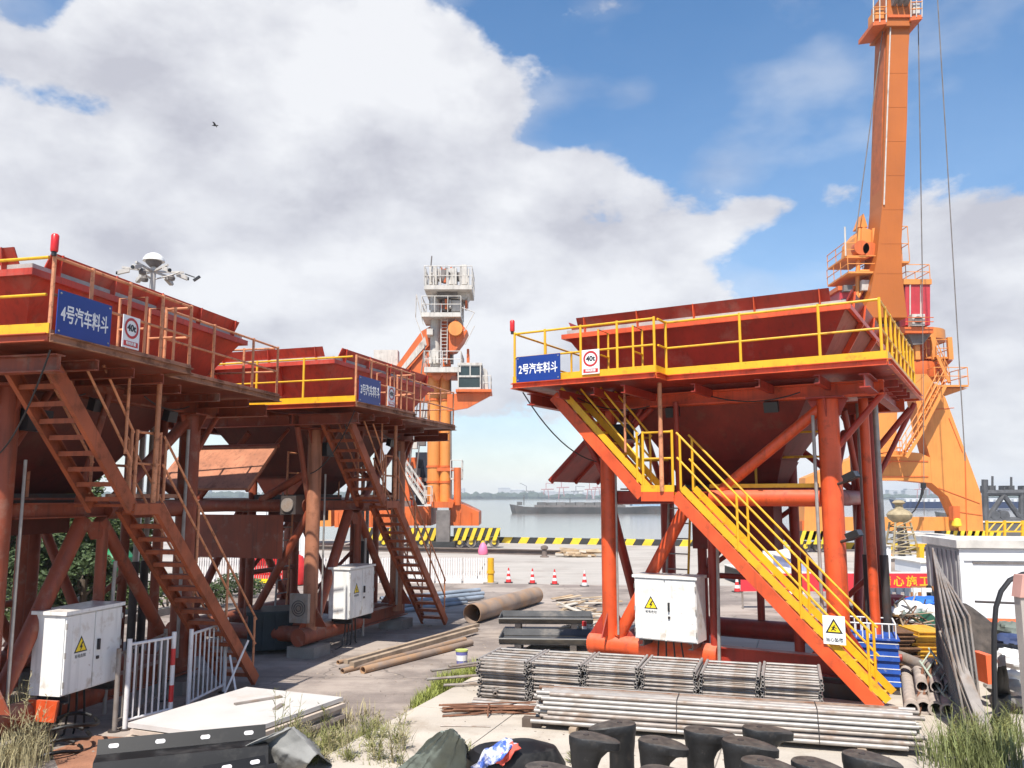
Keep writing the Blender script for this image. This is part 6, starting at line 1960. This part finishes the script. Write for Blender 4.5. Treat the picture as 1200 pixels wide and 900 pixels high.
for i in range(46):
    u = rng(490, 562)
    sp_.append((G(u, 828 - (u - 490) * .50 + rng(-6, 3)), 55, .2 + .14 * (u > 515), .16))
tufts('grass', sp_, grass_m, seed=2)
sp_ = [(G(rng(1098, 1200), rng(868, 912), SZ), 20, rng(.3, .7), .28) for i in range(50)]
tufts('grass', sp_, grass_d, seed=3)
sp_ = [(G(rng(-10, 40), rng(845, 905)), 60, rng(.3, .7), .22) for i in range(34)] + [(G(rng(0, 60), rng(800, 850)), 24, .3, .2) for i in range(8)]
tufts('grass', sp_, weed_y, seed=4)
sp_ = [(G(rng(335, 470), rng(868, 915)), 26, rng(.18, .4), .22) for i in range(60)]
tufts('weeds', sp_, weed_m, seed=5)
sp_ = [(G(rng(335, 430), rng(830, 880)), 26, rng(.15, .3), .15) for i in range(26)]
tufts('weeds', sp_, weed_y, seed=6)
def tall_weed(c, h, label, seed, m_=weed_y):
    rr = random.Random(seed)
    t = thing('tall_weed', label, 'weed', c)
    sm, lf = MB(), MB()
    for k in range(rr.randint(2, 4)):
        b = rr.uniform(0, 6.28)
        tip = Vector((math.cos(b) * .12 * h, math.sin(b) * .12 * h, h * rr.uniform(.75, 1)))
        sm.path([(0, 0, -.02), tip * .5 + Vector((rr.uniform(-.02, .02), 0, 0)), tip], [.007, .005, .002], 5)
        for j in range(26):
            p = tip * rr.uniform(.3, 1)
            a = Vector((rr.uniform(-1, 1), rr.uniform(-1, 1), rr.uniform(.1, 1))).normalized()
            L_ = rr.uniform(.06, .15) * (1.3 - p.z / h)
            sm.tube(p, p + a * L_, .002, 3, r2=.001, caps=False)
            s = Vector((-a.y, a.x, 0)) * .008
            for q in (.5, .8, 1.0):
                e = p + a * L_ * q
                lf.add([e, e + s + a * .015, e + a * .05, e - s + a * .015], [(0, 1, 2, 3)])
    sm.build('stem', m_, t)
    tag(lf.build('leaf', weed_m if m_ is weed_m else weed_y, t, False), kind='stuff')
    return t
for i, (u, v, h, lab, m_) in enumerate([(325, 900, 1.02, 'tall feathery weed standing before the white boards, left', weed_m), (342, 905, 1.0, 'tall feathery weed standing before the white boards, right', weed_m), (462, 912, .75, 'dry tall weed at the bottom edge left of the green tarpaulin', weed_y), (440, 908, .55, 'dry weed at the bottom edge among the green weeds', weed_y), (405, 905, .6, 'pale weed in the middle of the weeds', weed_y), (15, 900, 1.15, 'tall straw coloured weed at the left bottom corner', weed_y), (38, 905, .9, 'straw coloured weed right of the tallest at the left corner', weed_y), (674, 912, .32, 'small weed before the leftmost black bollard', weed_m), (548, 905, .38, 'weed beside the green tarpaulin', weed_m), (590, 908, .22, 'small dry weed before the coloured cloth', weed_y), (1130, 880, .6, 'weed at the foot of the wire panels', weed_m), (1168, 885, .55, 'weed below the black rubber sheet', weed_m), (1186, 870, .6, 'weed at the right edge pile', weed_m), (380, 862, .5, 'bright green weed against the white boards', weed_m)]):
    tall_weed(G(u, v), h, lab, 200 + i, m_)
for i in range(22):
    tall_weed(G(rng(340, 475), rng(862, 915)), rng(.25, .55), 'low leafy weed in the patch at the bottom edge between boards and slab', 400 + i, weed_m if i % 3 else weed_y)['group'] = 'weeds in the bottom patch'
for i in range(12):
    tall_weed(G(rng(1100, 1185), rng(868, 905), SZ), rng(.3, .6), 'leafy weed among the long grass at the right bottom corner', 450 + i, weed_m)['group'] = 'weeds in the right corner'
# bird
p = DP(252, 147, 60)
bd = thing('bird', 'small dark bird gliding in the clouds at upper left', 'bird', p)
MB().loft([[Vector((x, r * math.cos(t), r * math.sin(t))) for t in [2 * math.pi * k / 8 for k in range(8)]] for x, r in ((-.25, .01), (-.12, .05), (.05, .07), (.18, .05), (.26, .015))]).build('body', black_plastic, bd)
for s in (-1, 1):
    MB().prism([(.1, 0, .02), (.04, .28 * s, .12), (-.04, .52 * s, .05), (-.06, .25 * s, .08), (-.08, 0, .01)], (0, 0, .012)).build('wing', black_plastic, bd, False)

# grit, crumbs of stone and litter on the yard and the slab
gv = MB()
rr = random.Random(11)
spots = []
for i in range(420):
    spots.append((G(rr.uniform(300, 720), rr.uniform(715, 800)), rr.uniform(.012, .04)))
for i in range(260):
    spots.append((G(rr.uniform(430, 1120), rr.uniform(755, 895), SZ), rr.uniform(.006, .02)))
for i in range(260):
    t = rr.random()
    spots.append((Vector((-3.6 + 4.4 * t, 6.9 + 13 * t, .01)) + Vector((rr.uniform(-.5, .0), rr.uniform(-.2, .2), 0)), rr.uniform(.01, .035)))
for i in range(160):
    spots.append((G(rr.uniform(60, 420), rr.uniform(815, 890)), rr.uniform(.012, .035)))
for c, r in spots:
    q = [c + Vector((math.cos(a) * r * rr.uniform(.6, 1.2), math.sin(a) * r * rr.uniform(.6, 1.2), r * .25)) for a in (0, 1.57, 3.14, 4.71)]
    gv.add(q + [c + Vector((0, 0, r * rr.uniform(.6, 1.0))), c - Vector((0, 0, .01))], [(0, 1, 4), (1, 2, 4), (2, 3, 4), (3, 0, 4), (1, 0, 5), (2, 1, 5), (3, 2, 5), (0, 3, 5)])
tag(gv.build('grit', mat('grit', (.26, .215, .175), .9, var=.5, scale=4), None, False), kind='stuff')

# ------------------------------------------------------------------ river haze
hzm = bpy.data.materials.new('haze')
hzm.use_nodes = True
hn = hzm.node_tree
hn.nodes.clear()
pv = hn.nodes.new('ShaderNodeVolumePrincipled')
pv.inputs['Color'].default_value = (0.86, 0.93, 1.0, 1)
pv.inputs['Density'].default_value = 0.00028
ho = hn.nodes.new('ShaderNodeOutputMaterial')
hn.links.new(pv.outputs[0], ho.inputs['Volume'])
tag(MB().box(-3100, 3100, -320, 2720, -4.6, 44).build('haze', hzm, None, False), kind='stuff')
